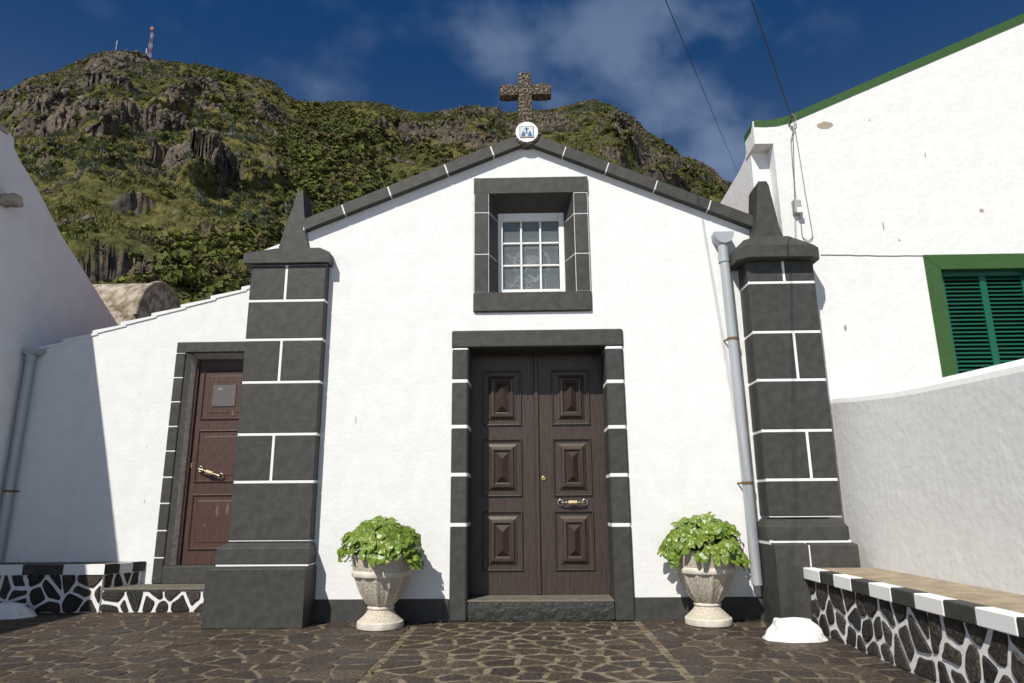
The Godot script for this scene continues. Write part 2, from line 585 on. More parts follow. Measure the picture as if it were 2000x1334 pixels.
# ---------------------------------------------------------------- ground
func build_ground() -> void:
	var b := MB.new()
	b.quad(Vector3(-1500, -0.06, 1500), Vector3(1500, -0.06, 1500), Vector3(1500, -0.06, -1500), Vector3(-1500, -0.06, -1500))
	tag(mi(self, "ground", b.mesh(), M.earth), "", "", "", "structure")
	var pv := thing("courtyard_pavement")
	tag(pv, "", "", "", "structure")
	bx(pv, "mortar_bed", -5.6, -1.0, -0.05, 0.0, -1.0, 9.0, M.mortar_worn, 0.0)
	bx(pv, "mortar_bed", -1.0, 0.94, -0.05, 0.0, -1.0, 9.0, M.mortar, 0.0)
	bx(pv, "mortar_bed", 0.94, 2.9, -0.05, 0.0, -1.0, 9.0, M.mortar_worn, 0.0)
	# three fields of crazy paving, parted by straight joints running out from the door
	var all := []
	for f in [[-5.55, -1.0, 0.22, 0.20, 0.028], [-0.945, 0.885, 0.205, 0.18, 0.042], [0.945, 2.24, 0.21, 0.19, 0.03]]:
		for p in cells(f[0], f[1], -0.62, 6.5, f[2], f[3], f[4], 0.4):
			if p.size() >= 3 and area(p) > 0.004:
				all.append([p, f[0]])
	var inv := cam_basis.inverse()
	var scored := []
	for e in all:
		var ce := Vector2.ZERO
		for q in e[0]: ce += q
		ce /= e[0].size()
		var w := inv * (Vector3(ce.x, 0, ce.y) - cam_pos)
		var sc := 0.0
		if w.z < -0.3:
			var px := 1000 - 1333 * w.x / w.z
			var py := 667 + 1333 * w.y / w.z
			if px > -30 and px < 2030 and py < 1350 and not (ce.y < 0.02 and ce.x > -2.7):
				sc = area(e[0]) / pow(-w.z, 3)
		scored.append([sc, e[0], e[1]])
	scored.sort_custom(func(x, y): return x[0] > y[0])
	var fr := Transform3D(Basis(Vector3(1, 0, 0), Vector3(0, 0, 1), Vector3(0, 1, 0)), Vector3.ZERO)
	var rest := MB.new()
	for i in scored.size():
		var h := 0.0035 + rng.randf_range(-0.0015, 0.0025)
		if i < 298:
			var s := MB.new()
			stone(s, scored[i][1], fr, -0.03, h, 0.003)
			mi(pv, "paving_stone", s.mesh(), M.pave[rng.randi() % M.pave.size()])
		else:
			stone(rest, scored[i][1], fr, -0.03, h, 0.003)
	tag(mi(pv, "farther_paving_stones", rest.mesh(), M.pave[1]), "", "", "", "stuff")

# ---------------------------------------------------------------- hill
var ridge_pts := [[-900, 520], [-500, 400], [-250, 285], [0, 185], [60, 152], [110, 140], [150, 121], [200, 101], [225, 98], [250, 105], [290, 118], [340, 127], [400, 135], [450, 148], [490, 160], [540, 182], [570, 205], [600, 213], [640, 216], [700, 215], [760, 220], [820, 222], [870, 218], [930, 208], [960, 212], [990, 222], [1030, 217], [1080, 215], [1160, 213], [1200, 228], [1240, 255], [1300, 292], [1350, 330], [1400, 352], [1440, 376], [1550, 430], [1800, 540], [2400, 700]]
func build_hill() -> void:
	var az_l := []
	var te_l := []
	var rr_l := []
	for q in ridge_pts:
		var d := ray(q[0], q[1])
		az_l.append(atan2(d.x, -d.z))
		te_l.append(d.y / Vector2(d.x, d.z).length())
		rr_l.append(300.0 + 70.0 * exp(-pow((q[0] - 680.0) / 230.0, 2)) + 40.0 * smoothstep(700, 1000, q[0]))
	var NC := 820
	var NS := 360
	var NB := 14
	var rk := FastNoiseLite.new(); rk.seed = 8; rk.frequency = 0.018; rk.fractal_octaves = 4
	var wv := FastNoiseLite.new(); wv.seed = 21; wv.frequency = 0.009; wv.fractal_octaves = 4
	var cr := FastNoiseLite.new(); cr.seed = 31; cr.frequency = 0.23; cr.noise_type = FastNoiseLite.TYPE_CELLULAR; cr.fractal_octaves = 2; cr.cellular_return_type = FastNoiseLite.RETURN_CELL_VALUE; cr.fractal_type = FastNoiseLite.FRACTAL_NONE; cr.domain_warp_enabled = true; cr.domain_warp_amplitude = 4.0; cr.domain_warp_frequency = 0.08
	var fi := FastNoiseLite.new(); fi.seed = 51; fi.frequency = 0.07; fi.fractal_octaves = 4
	var vg := FastNoiseLite.new(); vg.seed = 61; vg.frequency = 0.022; vg.fractal_octaves = 5
	# outcrops and bare bands seen in the picture: direction, half extents, strength
	var blobs := [[370, 335, 85, 45, 1.3], [330, 425, 110, 40, 0.7], [210, 240, 150, 30, 1.0], [60, 215, 90, 40, 0.9], [215, 150, 60, 40, 0.9], [350, 175, 60, 16, 0.8], [330, 215, 60, 14, 0.8], [500, 350, 70, 35, 0.9], [430, 180, 60, 25, 0.7], [130, 330, 70, 22, 0.8], [210, 520, 90, 40, 0.7], [740, 265, 90, 45, 0.9], [930, 255, 90, 35, 1.0], [1220, 290, 60, 45, 1.1], [1330, 345, 80, 40, 0.9], [1130, 250, 90, 35, 0.5], [240, 350, 60, 18, 0.6], [560, 240, 60, 25, 0.5], [1100, 300, 60, 20, 0.6]]
	# rock noses that stand out of the slope
	var noses := [[390, 330, 66, 46, 8.0], [215, 165, 60, 36, 2.0], [225, 245, 140, 20, 3.0], [60, 220, 80, 30, 5.0], [350, 178, 45, 12, 4.0], [325, 218, 50, 10, 5.0], [505, 350, 60, 26, 5.0], [1215, 285, 50, 45, 8.0], [935, 250, 85, 26, 6.0], [1330, 350, 70, 30, 6.0], [740, 270, 80, 26, 5.0]]
	var bush_blobs := [[640, 300, 90, 90, 1.0], [690, 350, 80, 60, 1.0], [430, 520, 130, 60, 1.3], [560, 430, 90, 60, 0.9], [590, 300, 60, 50, 0.6], [640, 230, 60, 25, 0.7], [560, 180, 50, 30, 0.4], [900, 280, 70, 40, 0.3], [430, 255, 60, 25, 0.3]]
	var V := PackedVector3Array()
	var Cc := PackedColorArray()
	V.resize(NC * (NS + NB))
	Cc.resize(NC * (NS + NB))
	var rockm := PackedFloat32Array(); rockm.resize(NC * NS)
	var tone := PackedFloat32Array(); tone.resize(NC * NS)
	var bushm := PackedFloat32Array(); bushm.resize(NC * NS)
	var a0: float = az_l[0]
	var a1: float = az_l[az_l.size() - 1]
	var seg := 0
	var inv := cam_basis.inverse()
	for i in NC:
		var az := lerpf(a0, a1, float(i) / (NC - 1))
		while seg < az_l.size() - 2 and az > az_l[seg + 1]: seg += 1
		var k: float = clampf((az - az_l[seg]) / (az_l[seg + 1] - az_l[seg]), 0, 1)
		var te: float = lerpf(te_l[seg], te_l[seg + 1], k)
		var R: float = lerpf(rr_l[seg], rr_l[seg + 1], k)
		var Hr := te * R + 0.99
		var dx := sin(az)
		var dz := -cos(az)
		for j in NS:
			var s := pow(float(j) / (NS - 1), 1.3)
			var r := lerpf(42.0, R, s)
			var h := Hr * (0.86 * s + 0.14 * sin(s * PI * 0.5)) 
			var fade := smoothstep(0.0, 0.08, s) * (1.0 - 0.93 * smoothstep(0.9, 1.0, s))
			var wx := dx * r
			var wz := dz * r
			h += fade * 9.0 * wv.get_noise_3d(wx, h * 0.6, wz) + fade * 1.6 * fi.get_noise_3d(wx * 1.2, h, wz)
			var lo := inv * Vector3(wx, h - 0.99, wz)
			var px := 1000.0 - 1333.0 * lo.x / lo.z
			var py := 667.0 + 1333.0 * lo.y / lo.z
			var m := rk.get_noise_3d(wx, h * 2.6, wz) * 1.2 - 0.31 + 0.45 * fi.get_noise_3d(wx * 0.9, h * 2.0, wz * 0.9)
			for bq in blobs:
				var ex: float = (px - bq[0]) / bq[2]
				var ey: float = (py - bq[1]) / bq[3]
				var e2 := ex * ex + ey * ey
				if e2 < 2.2:
					m += bq[4] * 0.5 * (1.0 - smoothstep(0.3, 2.2, e2))
			var bm := vg.get_noise_3d(wx, h * 1.4, wz) * 1.3 - 0.25
			for bq in bush_blobs:
				var ex: float = (px - bq[0]) / bq[2]
				var ey: float = (py - bq[1]) / bq[3]
				var e2 := ex * ex + ey * ey
				if e2 < 2.2:
					bm += bq[4] * 0.6 * (1.0 - smoothstep(0.2, 2.2, e2))
			if px > 500 and px < 800: m -= 0.25 * bm
			var rm := smoothstep(0.08, 0.42, m)
			rockm[i * NS + j] = rm
			bushm[i * NS + j] = bm
			# ledges: the face stands back in steps
			var P := 9.5
			var ph := h / P + 0.9 * fi.get_noise_3d(wx * 0.22 + 40.0, 0.0, wz * 0.22)
			var fr := ph - floorf(ph)
			var st := smoothstep(0.42, 0.72, fr) - fr
			h += fade * rm * st * P * 0.95
			var crag := cr.get_noise_3d(wx, h * 1.0, wz) * 0.5 + 0.5
			var crag2 := cr.get_noise_3d(wx * 2.6, h * 2.8, wz * 2.6) * 0.5 + 0.5
			var crag3 := cr.get_noise_3d(wx * 6.5, h * 6.5, wz * 6.5) * 0.5 + 0.5
			r -= fade * rm * ((crag - 0.5) * 1.6 + (crag2 - 0.5) * 1.2 + (crag3 - 0.5) * 0.6)
			tone[i * NS + j] = 0.45 * crag2 + 0.35 * crag3 + 0.2 * crag
			for bq in noses:
				var ex: float = (px - bq[0]) / bq[2]
				var ey: float = (py - bq[1]) / bq[3]
				var e2 := ex * ex + ey * ey
				if e2 < 1.3:
					r -= fade * bq[4] * (1.0 - smoothstep(0.1, 1.3, e2)) * (0.7 + 0.6 * crag)
			h += fade * (1.0 - rm) * 0.5 * fi.get_noise_3d(wx * 5.0, h * 5.0, wz * 5.0)
			V[i * (NS + NB) + j] = Vector3(dx * r, h, cam_pos.z + dz * r)
		var top := V[i * (NS + NB) + NS - 1]
		for j in NB:
			var r := R + (j + 1) * 9.0
			V[i * (NS + NB) + NS + j] = Vector3(dx * r, top.y - 1.1 * (j + 1) - 0.26 * (j + 1) * (j + 1), cam_pos.z + dz * r)
	print("hill points")
	# normals and colours
	var Nn := PackedVector3Array(); Nn.resize(V.size())
	var ix := PackedInt32Array()
	var T := NS + NB
	for i in NC:
		for j in T:
			var o := i * T + j
			var e := V[mini(i + 1, NC - 1) * T + j] - V[maxi(i - 1, 0) * T + j]
			var f := V[i * T + mini(j + 1, T - 1)] - V[i * T + maxi(j - 1, 0)]
			var nn := e.cross(f).normalized()
			Nn[o] = nn
			var p := V[o]
			var g := vg.get_noise_3d(p.x * 0.7 + 90, p.y, p.z * 0.7) 
			var g2 := fi.get_noise_3d(p.x * 3.1, p.y * 3.1, p.z * 3.1)
			var grass := Color(0.175, 0.152, 0.040).lerp(Color(0.078, 0.088, 0.020), clampf(0.5 + 1.5 * g + 0.6 * g2, 0, 1))
			var jj := mini(j, NS - 1)
			var bare := smoothstep(0.05, 0.6, rockm[i * NS + jj])
			var steep := smoothstep(0.82, 0.55, nn.y) * smoothstep(0.15, 0.6, rockm[i * NS + jj] + 0.5 * g2)
			var rc := Color(0.20, 0.155, 0.115).lerp(Color(0.070, 0.061, 0.053), clampf(tone[i * NS + jj] * 1.4 - 0.2 + 0.5 * g2, 0, 1))
			var soil := Color(0.115, 0.085, 0.045)
			var col := grass.lerp(soil, clampf(bare * 0.4 + g2 * 0.5, 0, 0.6)).lerp(rc, clampf(steep, 0, 1))
			Cc[o] = col
			if i < NC - 1 and j < T - 1:
				for q in [o, o + 1, o + T, o + 1, o + T + 1, o + T]:
					ix.append(q)
	var arr := []
	arr.resize(Mesh.ARRAY_MAX)
	arr[Mesh.ARRAY_VERTEX] = V
	arr[Mesh.ARRAY_NORMAL] = Nn
	arr[Mesh.ARRAY_COLOR] = Cc
	arr[Mesh.ARRAY_INDEX] = ix
	var am := ArrayMesh.new()
	am.add_surface_from_arrays(Mesh.PRIMITIVE_TRIANGLES, arr)
	var hm := mat(Color(1, 1, 1), 0.95, noise_tex(0.03, 5, Color(0.62, 0.62, 0.6), Color.WHITE, 77, 512, false, 1, FastNoiseLite.TYPE_SIMPLEX_SMOOTH, 0.25, 0.7), noise_tex(0.02, 5, Color.BLACK, Color.WHITE, 71, 512, true, 10.0), 0.05, 1.3)
	hm.vertex_color_use_as_albedo = true
	tag(mi(self, "hill", am, hm), "", "", "", "structure")
	print("hill mesh")
	# ---- growth and loose rock on the hill
	var bush_t := []
	var bush_c := []
	var agave_t := []
	var agave_c := []
	var rock_t := []
	var rock_c := []
	var tuft_t := []
	var tuft_c := []
	var tries := 260000
	for q in tries:
		var i := rng.randi_range(int(NC * 0.1), NC - 2)
		var u := rng.randf()
		var j := int(pow(u, 0.85) * (NS - 2)) + 1
		var o := i * T + j
		var p := V[o]
		var rm := rockm[i * NS + j]
		var bm := bushm[i * NS + j]
		var nn := Nn[o]
		var dist := Vector2(p.x, p.z - cam_pos.z).length()
		# same number of plants per square metre at every distance
		if rng.randf() > dist / 340.0: continue
		var edge := 1.0 - 0.6 * smoothstep(0.95, 1.0, float(j) / NS)
		if rng.randf() < clampf(0.09 + bm * 0.8, 0.05, 0.6) * (1.0 - rm * 0.5):
			var s := rng.randf_range(0.35, 1.15) * (1.0 + 0.8 * clampf(bm, 0, 1)) * (1.7 if rng.randf() < 0.08 else 1.0) * edge
			var sy := s * rng.randf_range(0.6, 0.95)
			bush_t.append(Transform3D(Basis(Vector3.UP, rng.randf() * TAU).scaled(Vector3(s, sy, s)), p + Vector3(0, sy * 0.35, 0)))
			var gcol := Color(0.150, 0.160, 0.026).lerp(Color(0.060, 0.078, 0.018), rng.randf()).lerp(Color(0.045, 0.062, 0.014), 0.22 * clampf(bm * 1.3, 0, 1)).lerp(Color(0.105, 0.080, 0.036), 0.8 if rng.randf() < 0.3 else 0.0)
			bush_c.append(gcol)
		elif rng.randf() < rm * 0.95 and nn.y < 0.9:
			var s := rng.randf_range(0.18, 0.55) * (1.5 if rng.randf() < 0.05 else 1.0) * edge * smoothstep(40.0, 170.0, dist)
			rock_t.append(Transform3D(Basis.from_euler(Vector3(rng.randf() * TAU, rng.randf() * TAU, rng.randf() * TAU)).scaled(Vector3(s, s * rng.randf_range(0.8, 1.5), s)), p + nn * s * 0.15))
			var k := rng.randf()
			rock_c.append(Color(0.125, 0.095, 0.070).lerp(Color(0.058, 0.052, 0.047), k) if rng.randf() < 0.88 else Color(0.16, 0.15, 0.125))
		elif rng.randf() < 0.16 and vg.get_noise_3d(p.x * 0.8, p.y + 200.0, p.z * 0.8) > -0.02:
			var s := rng.randf_range(0.7, 1.5) * edge
			agave_t.append(Transform3D(Basis(Vector3.UP, rng.randf() * TAU).scaled(Vector3(s, s, s)), p))
			agave_c.append(Color(0.27, 0.30, 0.23).lerp(Color(0.12, 0.155, 0.095), rng.randf()))
		elif rng.randf() < 0.4:
			var s := rng.randf_range(0.5, 1.2) * edge
			tuft_t.append(Transform3D(Basis(Vector3.UP, rng.randf() * TAU).scaled(Vector3(s, s * 0.8, s)), p))
			tuft_c.append(Color(0.165, 0.145, 0.042).lerp(Color(0.075, 0.092, 0.020), rng.randf()))
	# ledges: broken rock running along the contour
	for q in 1500:
		var i := rng.randi_range(int(NC * 0.1), NC - 60)
		var j := int(pow(rng.randf(), 0.8) * (NS - 12)) + 5
		var o0 := i * T + j
		var dist := Vector2(V[o0].x, V[o0].z - cam_pos.z).length()
		if rng.randf() > dist / 340.0: continue
		if rng.randf() > 0.22 + 0.9 * rockm[i * NS + j] - 0.25 * bushm[i * NS + j]: continue
		var n := rng.randi_range(8, 46)
		var jf := float(j)
		var drift := rng.randf_range(-0.12, 0.12)
		var big_s := rng.randf_range(0.4, 0.85)
		for k in n:
			var ii := mini(i + k, NC - 2)
			jf += drift + rng.randf_range(-0.4, 0.4)
			var edge_s := big_s * (0.55 + 0.45 * sin(PI * (k + 0.5) / n))
			for st in 2:
				if rng.randf() < 0.22: continue
				var jj := clampi(int(jf) + st, 1, NS - 3)
				var p := V[ii * T + jj]
				var s := edge_s * rng.randf_range(0.45, 1.1) * smoothstep(20.0, 130.0, dist)
				rock_t.append(Transform3D(Basis.from_euler(Vector3(rng.randf_range(-0.4, 0.4), rng.randf() * TAU, rng.randf_range(-0.4, 0.4))).scaled(Vector3(s, s * rng.randf_range(0.9, 1.7), s)), p + Vector3(0, 0.1 * s, 0)))
				var kk := rng.randf()
				rock_c.append(Color(0.115, 0.088, 0.066).lerp(Color(0.050, 0.046, 0.042), kk) if rng.randf() < 0.85 else Color(0.16, 0.148, 0.12))
	print("scatter ", bush_t.size(), " ", rock_t.size(), " ", agave_t.size(), " ", tuft_t.size())
	var leafm := mat(Color(1, 1, 1), 0.85)
	leafm.vertex_color_use_as_albedo = true
	var rockmat := mat(Color(1, 1, 1), 0.95)
	rockmat.vertex_color_use_as_albedo = true
	scatter("hillside_shrubs", bush_mesh(), leafm, bush_t, bush_c, "green and brown shrubs covering the gullies of the hillside", "shrubs")
	scatter("hillside_rocks", rock_mesh(), rockmat, rock_t, rock_c, "broken dark volcanic rock along the ledges of the hillside", "rocks")
	scatter("hillside_agaves", agave_mesh(), leafm, agave_t, agave_c, "grey-green spiky agave rosettes scattered over the hillside", "agaves")
	scatter("hillside_grass", tuft_mesh(), leafm, tuft_t, tuft_c, "dry yellow-green grass tufts on the open slopes of the hill", "grass")
	# ---- masts on the ridge
	var at := func(px: float, py: float, rr: float) -> Vector3:
		var d := ray(px, py)
		return cam_pos + d * (rr / Vector2(d.x, d.z).length())
	var foot: Vector3 = at.call(290, 119, 303)
	var mast := thing("radio_mast", foot)
	tag(mast, "tall red and white lattice radio mast on the hill crest", "mast")
	var hgt := 17.5
	for k in 7:
		var b := MB.new()
		var y0 := -1.0 + hgt * k / 7.0
		var y1 := -1.0 + hgt * (k + 1) / 7.0
		var w0 := 0.6 - 0.04 * k
		var w1 := 0.6 - 0.04 * (k + 1)
		var cs := [Vector2(-1, -1), Vector2(1, -1), Vector2(1, 1), Vector2(-1, 1)]
		for c in 4:
			var p: Vector2 = cs[c]
			var q: Vector2 = cs[(c + 1) % 4]
			b.tube([Vector3(p.x * w0, y0, p.y * w0), Vector3(p.x * w1, y1, p.y * w1)], 0.085, 5)
			b.tube([Vector3(p.x * w0, y0, p.y * w0), Vector3(q.x * w1, y1, q.y * w1)], 0.045, 4)
			b.tube([Vector3(p.x * w0, y0, p.y * w0), Vector3(q.x * w0, y0, q.y * w0)], 0.045, 4)
		mi(mast, "lattice_section", b.mesh(), M.red if k % 2 == 0 else M.mast_white)
	bx(mast, "antenna_panel", -0.7, 0.7, hgt - 2.6, hgt - 0.9, 0.4, 0.75, M.red, 0.05)
	bx(mast, "antenna_panel", -1.5, -1.1, 3.6, 6.0, 0.0, 0.4, M.mast_white, 0.05)
	for q in [[226, 99, 5.0, "thin white antenna pole standing on the rocky peak"], [391, 135, 2.2, "short white antenna post on the grassy crest right of the lattice mast"]]:
		var pole := thing("antenna_pole", at.call(q[0], q[1], 302))
		tag(pole, q[3], "antenna")
		var b := MB.new()
		b.tube([Vector3(0, -1.5, 0), Vector3(0, q[2], 0)], 0.16, 6)
		mi(pole, "pole", b.mesh(), M.mast_white)
		var b2 := MB.new()
		b2.tube([Vector3(-0.5, q[2] * 0.75, 0), Vector3(0.5, q[2] * 0.75, 0)], 0.08, 5)
		mi(pole, "crossbar", b2.mesh(), M.mast_white)

func scatter(called: String, m: Mesh, material: Material, ts: Array, cs: Array, label: String, cat: String) -> void:
	var mm := MultiMesh.new()
	mm.transform_format = MultiMesh.TRANSFORM_3D
	mm.use_colors = true
	mm.mesh = m
	mm.instance_count = ts.size()
	for i in ts.size():
		mm.set_instance_transform(i, ts[i])
		mm.set_instance_color(i, cs[i])
	var o := MultiMeshInstance3D.new()
	o.name = called
	o.multimesh = mm
	o.material_override = material
	add_child(o)
	tag(o, label, cat, "", "stuff")
func bush_mesh() -> ArrayMesh:
	var b := MB.new()
	b.use_c = true
	for i in 130:
		var d := Vector3(rng.randfn(), rng.randfn(), rng.randfn()).normalized()
		if d.y < -0.5: d.y *= -0.6
		var lobe := 0.75 + 0.25 * sin(d.x * 5.0 + 1.0) * sin(d.z * 6.0 + d.y * 4.0)
		var p := d * lobe * rng.randf_range(0.65, 1.02)
		var n := (d + Vector3(rng.randfn(), rng.randfn(), rng.randfn()) * 0.45).normalized()
		var u := n.cross(Vector3(0.3, 0.9, 0.2)).normalized()
		var w := u.cross(n)
		var s := rng.randf_range(0.13, 0.26)
		var g := rng.randf_range(0.7, 1.25)
		b.col = Color(g, g, g)
		b.tri(p - u * s - w * s * 0.6, p + u * s - w * s * 0.5, p + w * s * 1.1)
		b.tri(p - w * s * 0.9, p + u * s * 1.1 + n * s * 0.3, p + w * s * 0.7 - u * s * 0.2)
	return b.mesh()
func rock_mesh() -> ArrayMesh:
	var b := MB.new()
	b.use_c = true
	var pts := [Vector3(0, 1, 0), Vector3(0, -1, 0)]
	var ring := []
	for k in 2:
		for i in 6:
			var th := TAU * (i + 0.5 * k) / 6 + rng.randf_range(-0.2, 0.2)
			var r := rng.randf_range(0.7, 1.1)
			ring.append(Vector3(cos(th) * r, (0.5 if k == 0 else -0.45) + rng.randf_range(-0.2, 0.2), sin(th) * r))
	for i in 6:
		var a: Vector3 = ring[i]
		var c: Vector3 = ring[(i + 1) % 6]
		var d: Vector3 = ring[6 + i]
		var e: Vector3 = ring[6 + (i + 1) % 6]
		b._t(pts[0] * 0.8, a, c, Vector3.UP)
		b._t(a, c, d, (a + c + d))
		b._t(d, c, e, (d + c + e))
		b._t(pts[1] * 0.7, d, e, Vector3.DOWN)
	return b.mesh()
func agave_mesh() -> ArrayMesh:
	var b := MB.new()
	b.use_c = true
	for i in 18:
		var th := TAU * i / 18 + rng.randf_range(-0.15, 0.15)
		var tilt := rng.randf_range(0.25, 1.25)
		var d := Vector3(cos(th) * cos(tilt), sin(tilt), sin(th) * cos(tilt))
		var s := d.cross(Vector3.UP).normalized() * 0.11
		var l := rng.randf_range(0.8, 1.15)
		var g := rng.randf_range(0.75, 1.25)
		b.col = Color(g, g, g)
		b.tri(-s, s, d * l)
		b.tri(-s + d * 0.3 * l - s * 0.5, s * 1.5 + d * 0.3 * l, d * l)
	return b.mesh()
func tuft_mesh() -> ArrayMesh:
	var b := MB.new()
	b.use_c = true
	for i in 26:
		var o := Vector3(rng.randf_range(-0.8, 0.8), -0.05, rng.randf_range(-0.8, 0.8))
		var d := Vector3(rng.randfn() * 0.35, rng.randf_range(0.5, 1.0), rng.randfn() * 0.35)
		var s := Vector3(rng.randfn(), 0, rng.randfn()).normalized() * rng.randf_range(0.05, 0.1)
		var g := rng.randf_range(0.75, 1.25)
		b.col = Color(g, g, g)
		b.tri(o - s, o + s, o + d * 0.8)
	return b.mesh()

# ---------------------------------------------------------------- chapel
func build_chapel() -> void:
	var ch := thing("chapel")
	tag(ch, "small whitewashed chapel with grey stone trim, brown double door and cross-topped gable", "chapel")
	# wall in pieces round the door and window openings (front face z = 0)
	var b := MB.new()
	var zb := -0.5
	var gl := func(x: float) -> float: return 4.55 + 0.418 * (x - 0.03) if x < 0.03 else 4.55 - 0.447 * (x - 0.03)
	b.prism([Vector2(-2.6, 0), Vector2(-0.70, 0), Vector2(-0.70, gl.call(-0.70)), Vector2(-2.6, gl.call(-2.6))], 2, zb, 0)
	b.prism([Vector2(0.895, 0), Vector2(2.3, 0), Vector2(2.3, gl.call(2.3)), Vector2(0.895, gl.call(0.895))], 2, zb, 0)
	b.prism([Vector2(-0.70, 2.59), Vector2(0.895, 2.59), Vector2(0.895, 2.785), Vector2(-0.70, 2.785)], 2, zb, 0)
	b.prism([Vector2(-0.70, 2.785), Vector2(-0.505, 2.785), Vector2(-0.505, 4.165), Vector2(-0.70, 4.165)], 2, zb, 0)
	b.prism([Vector2(0.617, 2.785), Vector2(0.895, 2.785), Vector2(0.895, gl.call(0.895)), Vector2(0.617, gl.call(0.617))], 2, zb, 0)
	b.prism([Vector2(-0.70, 4.165), Vector2(0.617, 4.165), Vector2(0.617, gl.call(0.617)), Vector2(0.03, 4.55), Vector2(-0.70, gl.call(-0.70))], 2, zb, 0)
	mi(ch, "front_wall", b.mesh(), M.white)
	b = MB.new()
	b.box(Vector3(-2.6, 0, -9), Vector3(-2.2, 3.4, -0.501), 0.0)
	b.box(Vector3(1.9, 0, -9), Vector3(2.28, 3.4, -0.501), 0.0)
	b.box(Vector3(-2.199, 0, -9), Vector3(1.899, 3.4, -8.6), 0.0)
	mi(ch, "side_walls", b.mesh(), M.white)
	b = MB.new()
	b.prism([Vector2(-2.75, 3.38), Vector2(0.03, 4.5), Vector2(2.32, 3.5), Vector2(2.32, 3.4), Vector2(0.03, 4.38), Vector2(-2.75, 3.28)], 2, -9.2, -0.52)
	mi(ch, "roof", b.mesh(), M.tile)
	b = MB.new()
	b.box(Vector3(-2.1, 0.02, -8.5), Vector3(1.8, 0.1, -0.52), 0.0)
	mi(ch, "inner_floor", b.mesh(), M.cement)
	# plinth band
	bx(ch, "plinth_band", -1.93, -0.712, 0.0, 0.19, -0.05, 0.018, M.grey, 0.004)
	bx(ch, "plinth_band", 0.907, 2.02, 0.0, 0.195, -0.05, 0.018, M.grey, 0.004)
	# gable coping, block by block
	var cl := func(x: float) -> float: return 4.535 + 0.411 * (x - 0.03)
	var cr := func(x: float) -> float: return 4.53 - 0.435 * (x - 0.03)
	var coping := grp(ch, "gable_coping")
	var th := 0.118
	var jl := [-2.19, -1.802, -1.351, -0.788, -0.327, -0.03]
	var jr := [0.09, 0.398, 0.82, 1.29, 1.799, 2.25]
	for side in [[jl, cl], [jr, cr]]:
		var js: Array = side[0]
		var f: Callable = side[1]
		var e := 0.004
		var xa: float = js[0]
		var xb: float = js[js.size() - 1]
		pr(coping, "joint_mortar", [Vector2(xa + e, f.call(xa + e) + e), Vector2(xb - e, f.call(xb - e) + e), Vector2(xb - e, f.call(xb - e) + th - e), Vector2(xa + e, f.call(xa + e) + th - e)], 2, -0.3, 0.076, M.joint)
		for i in js.size() - 1:
			var x0: float = js[i] + (0.0065 if i > 0 else 0.0)
			var x1: float = js[i + 1] - (0.0065 if i < js.size() - 2 else 0.0)
			var sk := 0.018 * (1 if f == cl else -1)
			pr(coping, "coping_stone", [Vector2(x0 + sk, f.call(x0 + sk)), Vector2(x1 + sk, f.call(x1 + sk)), Vector2(x1 - sk, f.call(x1 - sk) + th), Vector2(x0 - sk, f.call(x0 - sk) + th)], 2, -0.32, 0.081, [M.grey2, M.grey][i % 2])
	# cross with tiled roundel
	var cross := grp(ch, "gable_cross")
	tag(cross, "rough grey-brown stone cross on the gable with a white tiled roundel at its foot")
	mi(cross, "shaft", rough_box(Vector3(-0.06, 4.60, -0.09), Vector3(0.084, 5.36, 0.052), 0.022, 0.010), M.cross)
	mi(cross, "arm", rough_box(Vector3(-0.256, 5.092, -0.088), Vector3(-0.052, 5.226, 0.048), 0.022, 0.010), M.cross)
	mi(cross, "arm", rough_box(Vector3(0.076, 5.094, -0.088), Vector3(0.286, 5.23, 0.048), 0.022, 0.010), M.cross)
	b = MB.new()
	b.lathe([[0.0, -0.18], [0.13, -0.18], [0.140, -0.17], [0.140, 0.03], [0.132, 0.043], [0.118, 0.045], [0.0, 0.045]], Vector3(0.026, 4.632, 0.05), 40, 0, 0.0, Vector3(0, 0, 1))
	mi(cross, "roundel_rim", b.mesh(), M.cross)
	b = MB.new()
	b.lathe([[0.0, -0.02], [0.113, -0.02], [0.114, 0.008], [0.110, 0.013], [0.0, 0.013]], Vector3(0.026, 4.634, 0.092), 40, 0, 0.0, Vector3(0, 0, 1))
	mi(cross, "roundel", b.mesh(), M.paint_white)
	b = MB.new()
	b.quad(Vector3(-0.047, 4.568, 0.109), Vector3(0.097, 4.566, 0.109), Vector3(0.093, 4.694, 0.109), Vector3(-0.049, 4.694, 0.109))
	var tm := mat(Color(1, 1, 1), 0.25)
	tm.albedo_texture = azulejo()
	mi(cross, "painted_tile", b.mesh(), tm)
	# pillars
	var lp := grp(ch, "corner_pillar")
	courses(lp, -2.662, -1.925, [3.262, 2.9, 2.517, 2.11, 1.627, 1.201, 0.684], [-2.314, null, -2.314, null, -2.322, null], -0.45, 0.10, [M.grey, M.grey2])
	hip(lp, "moulding", [-2.713, -1.90, -0.4, 0.2], 0.497, 0.634, [-2.662, -1.925, -0.35, 0.10], 0.676, M.grey2)
	bx(lp, "joint_mortar", -2.708, -1.905, 0.46, 0.50, -0.4, 0.196, M.joint, 0.0)
	hip(lp, "pillar_base", [-2.73, -1.888, -0.4, 0.32], 0.0, 0.472, [-2.713, -1.90, -0.4, 0.21], 0.487, M.grey)
	hip(lp, "capital", [-2.728, -1.893, -0.45, 0.14], 3.262, 3.372, [-2.455, -2.02, -0.3, 0.04], 3.455, M.grey2)
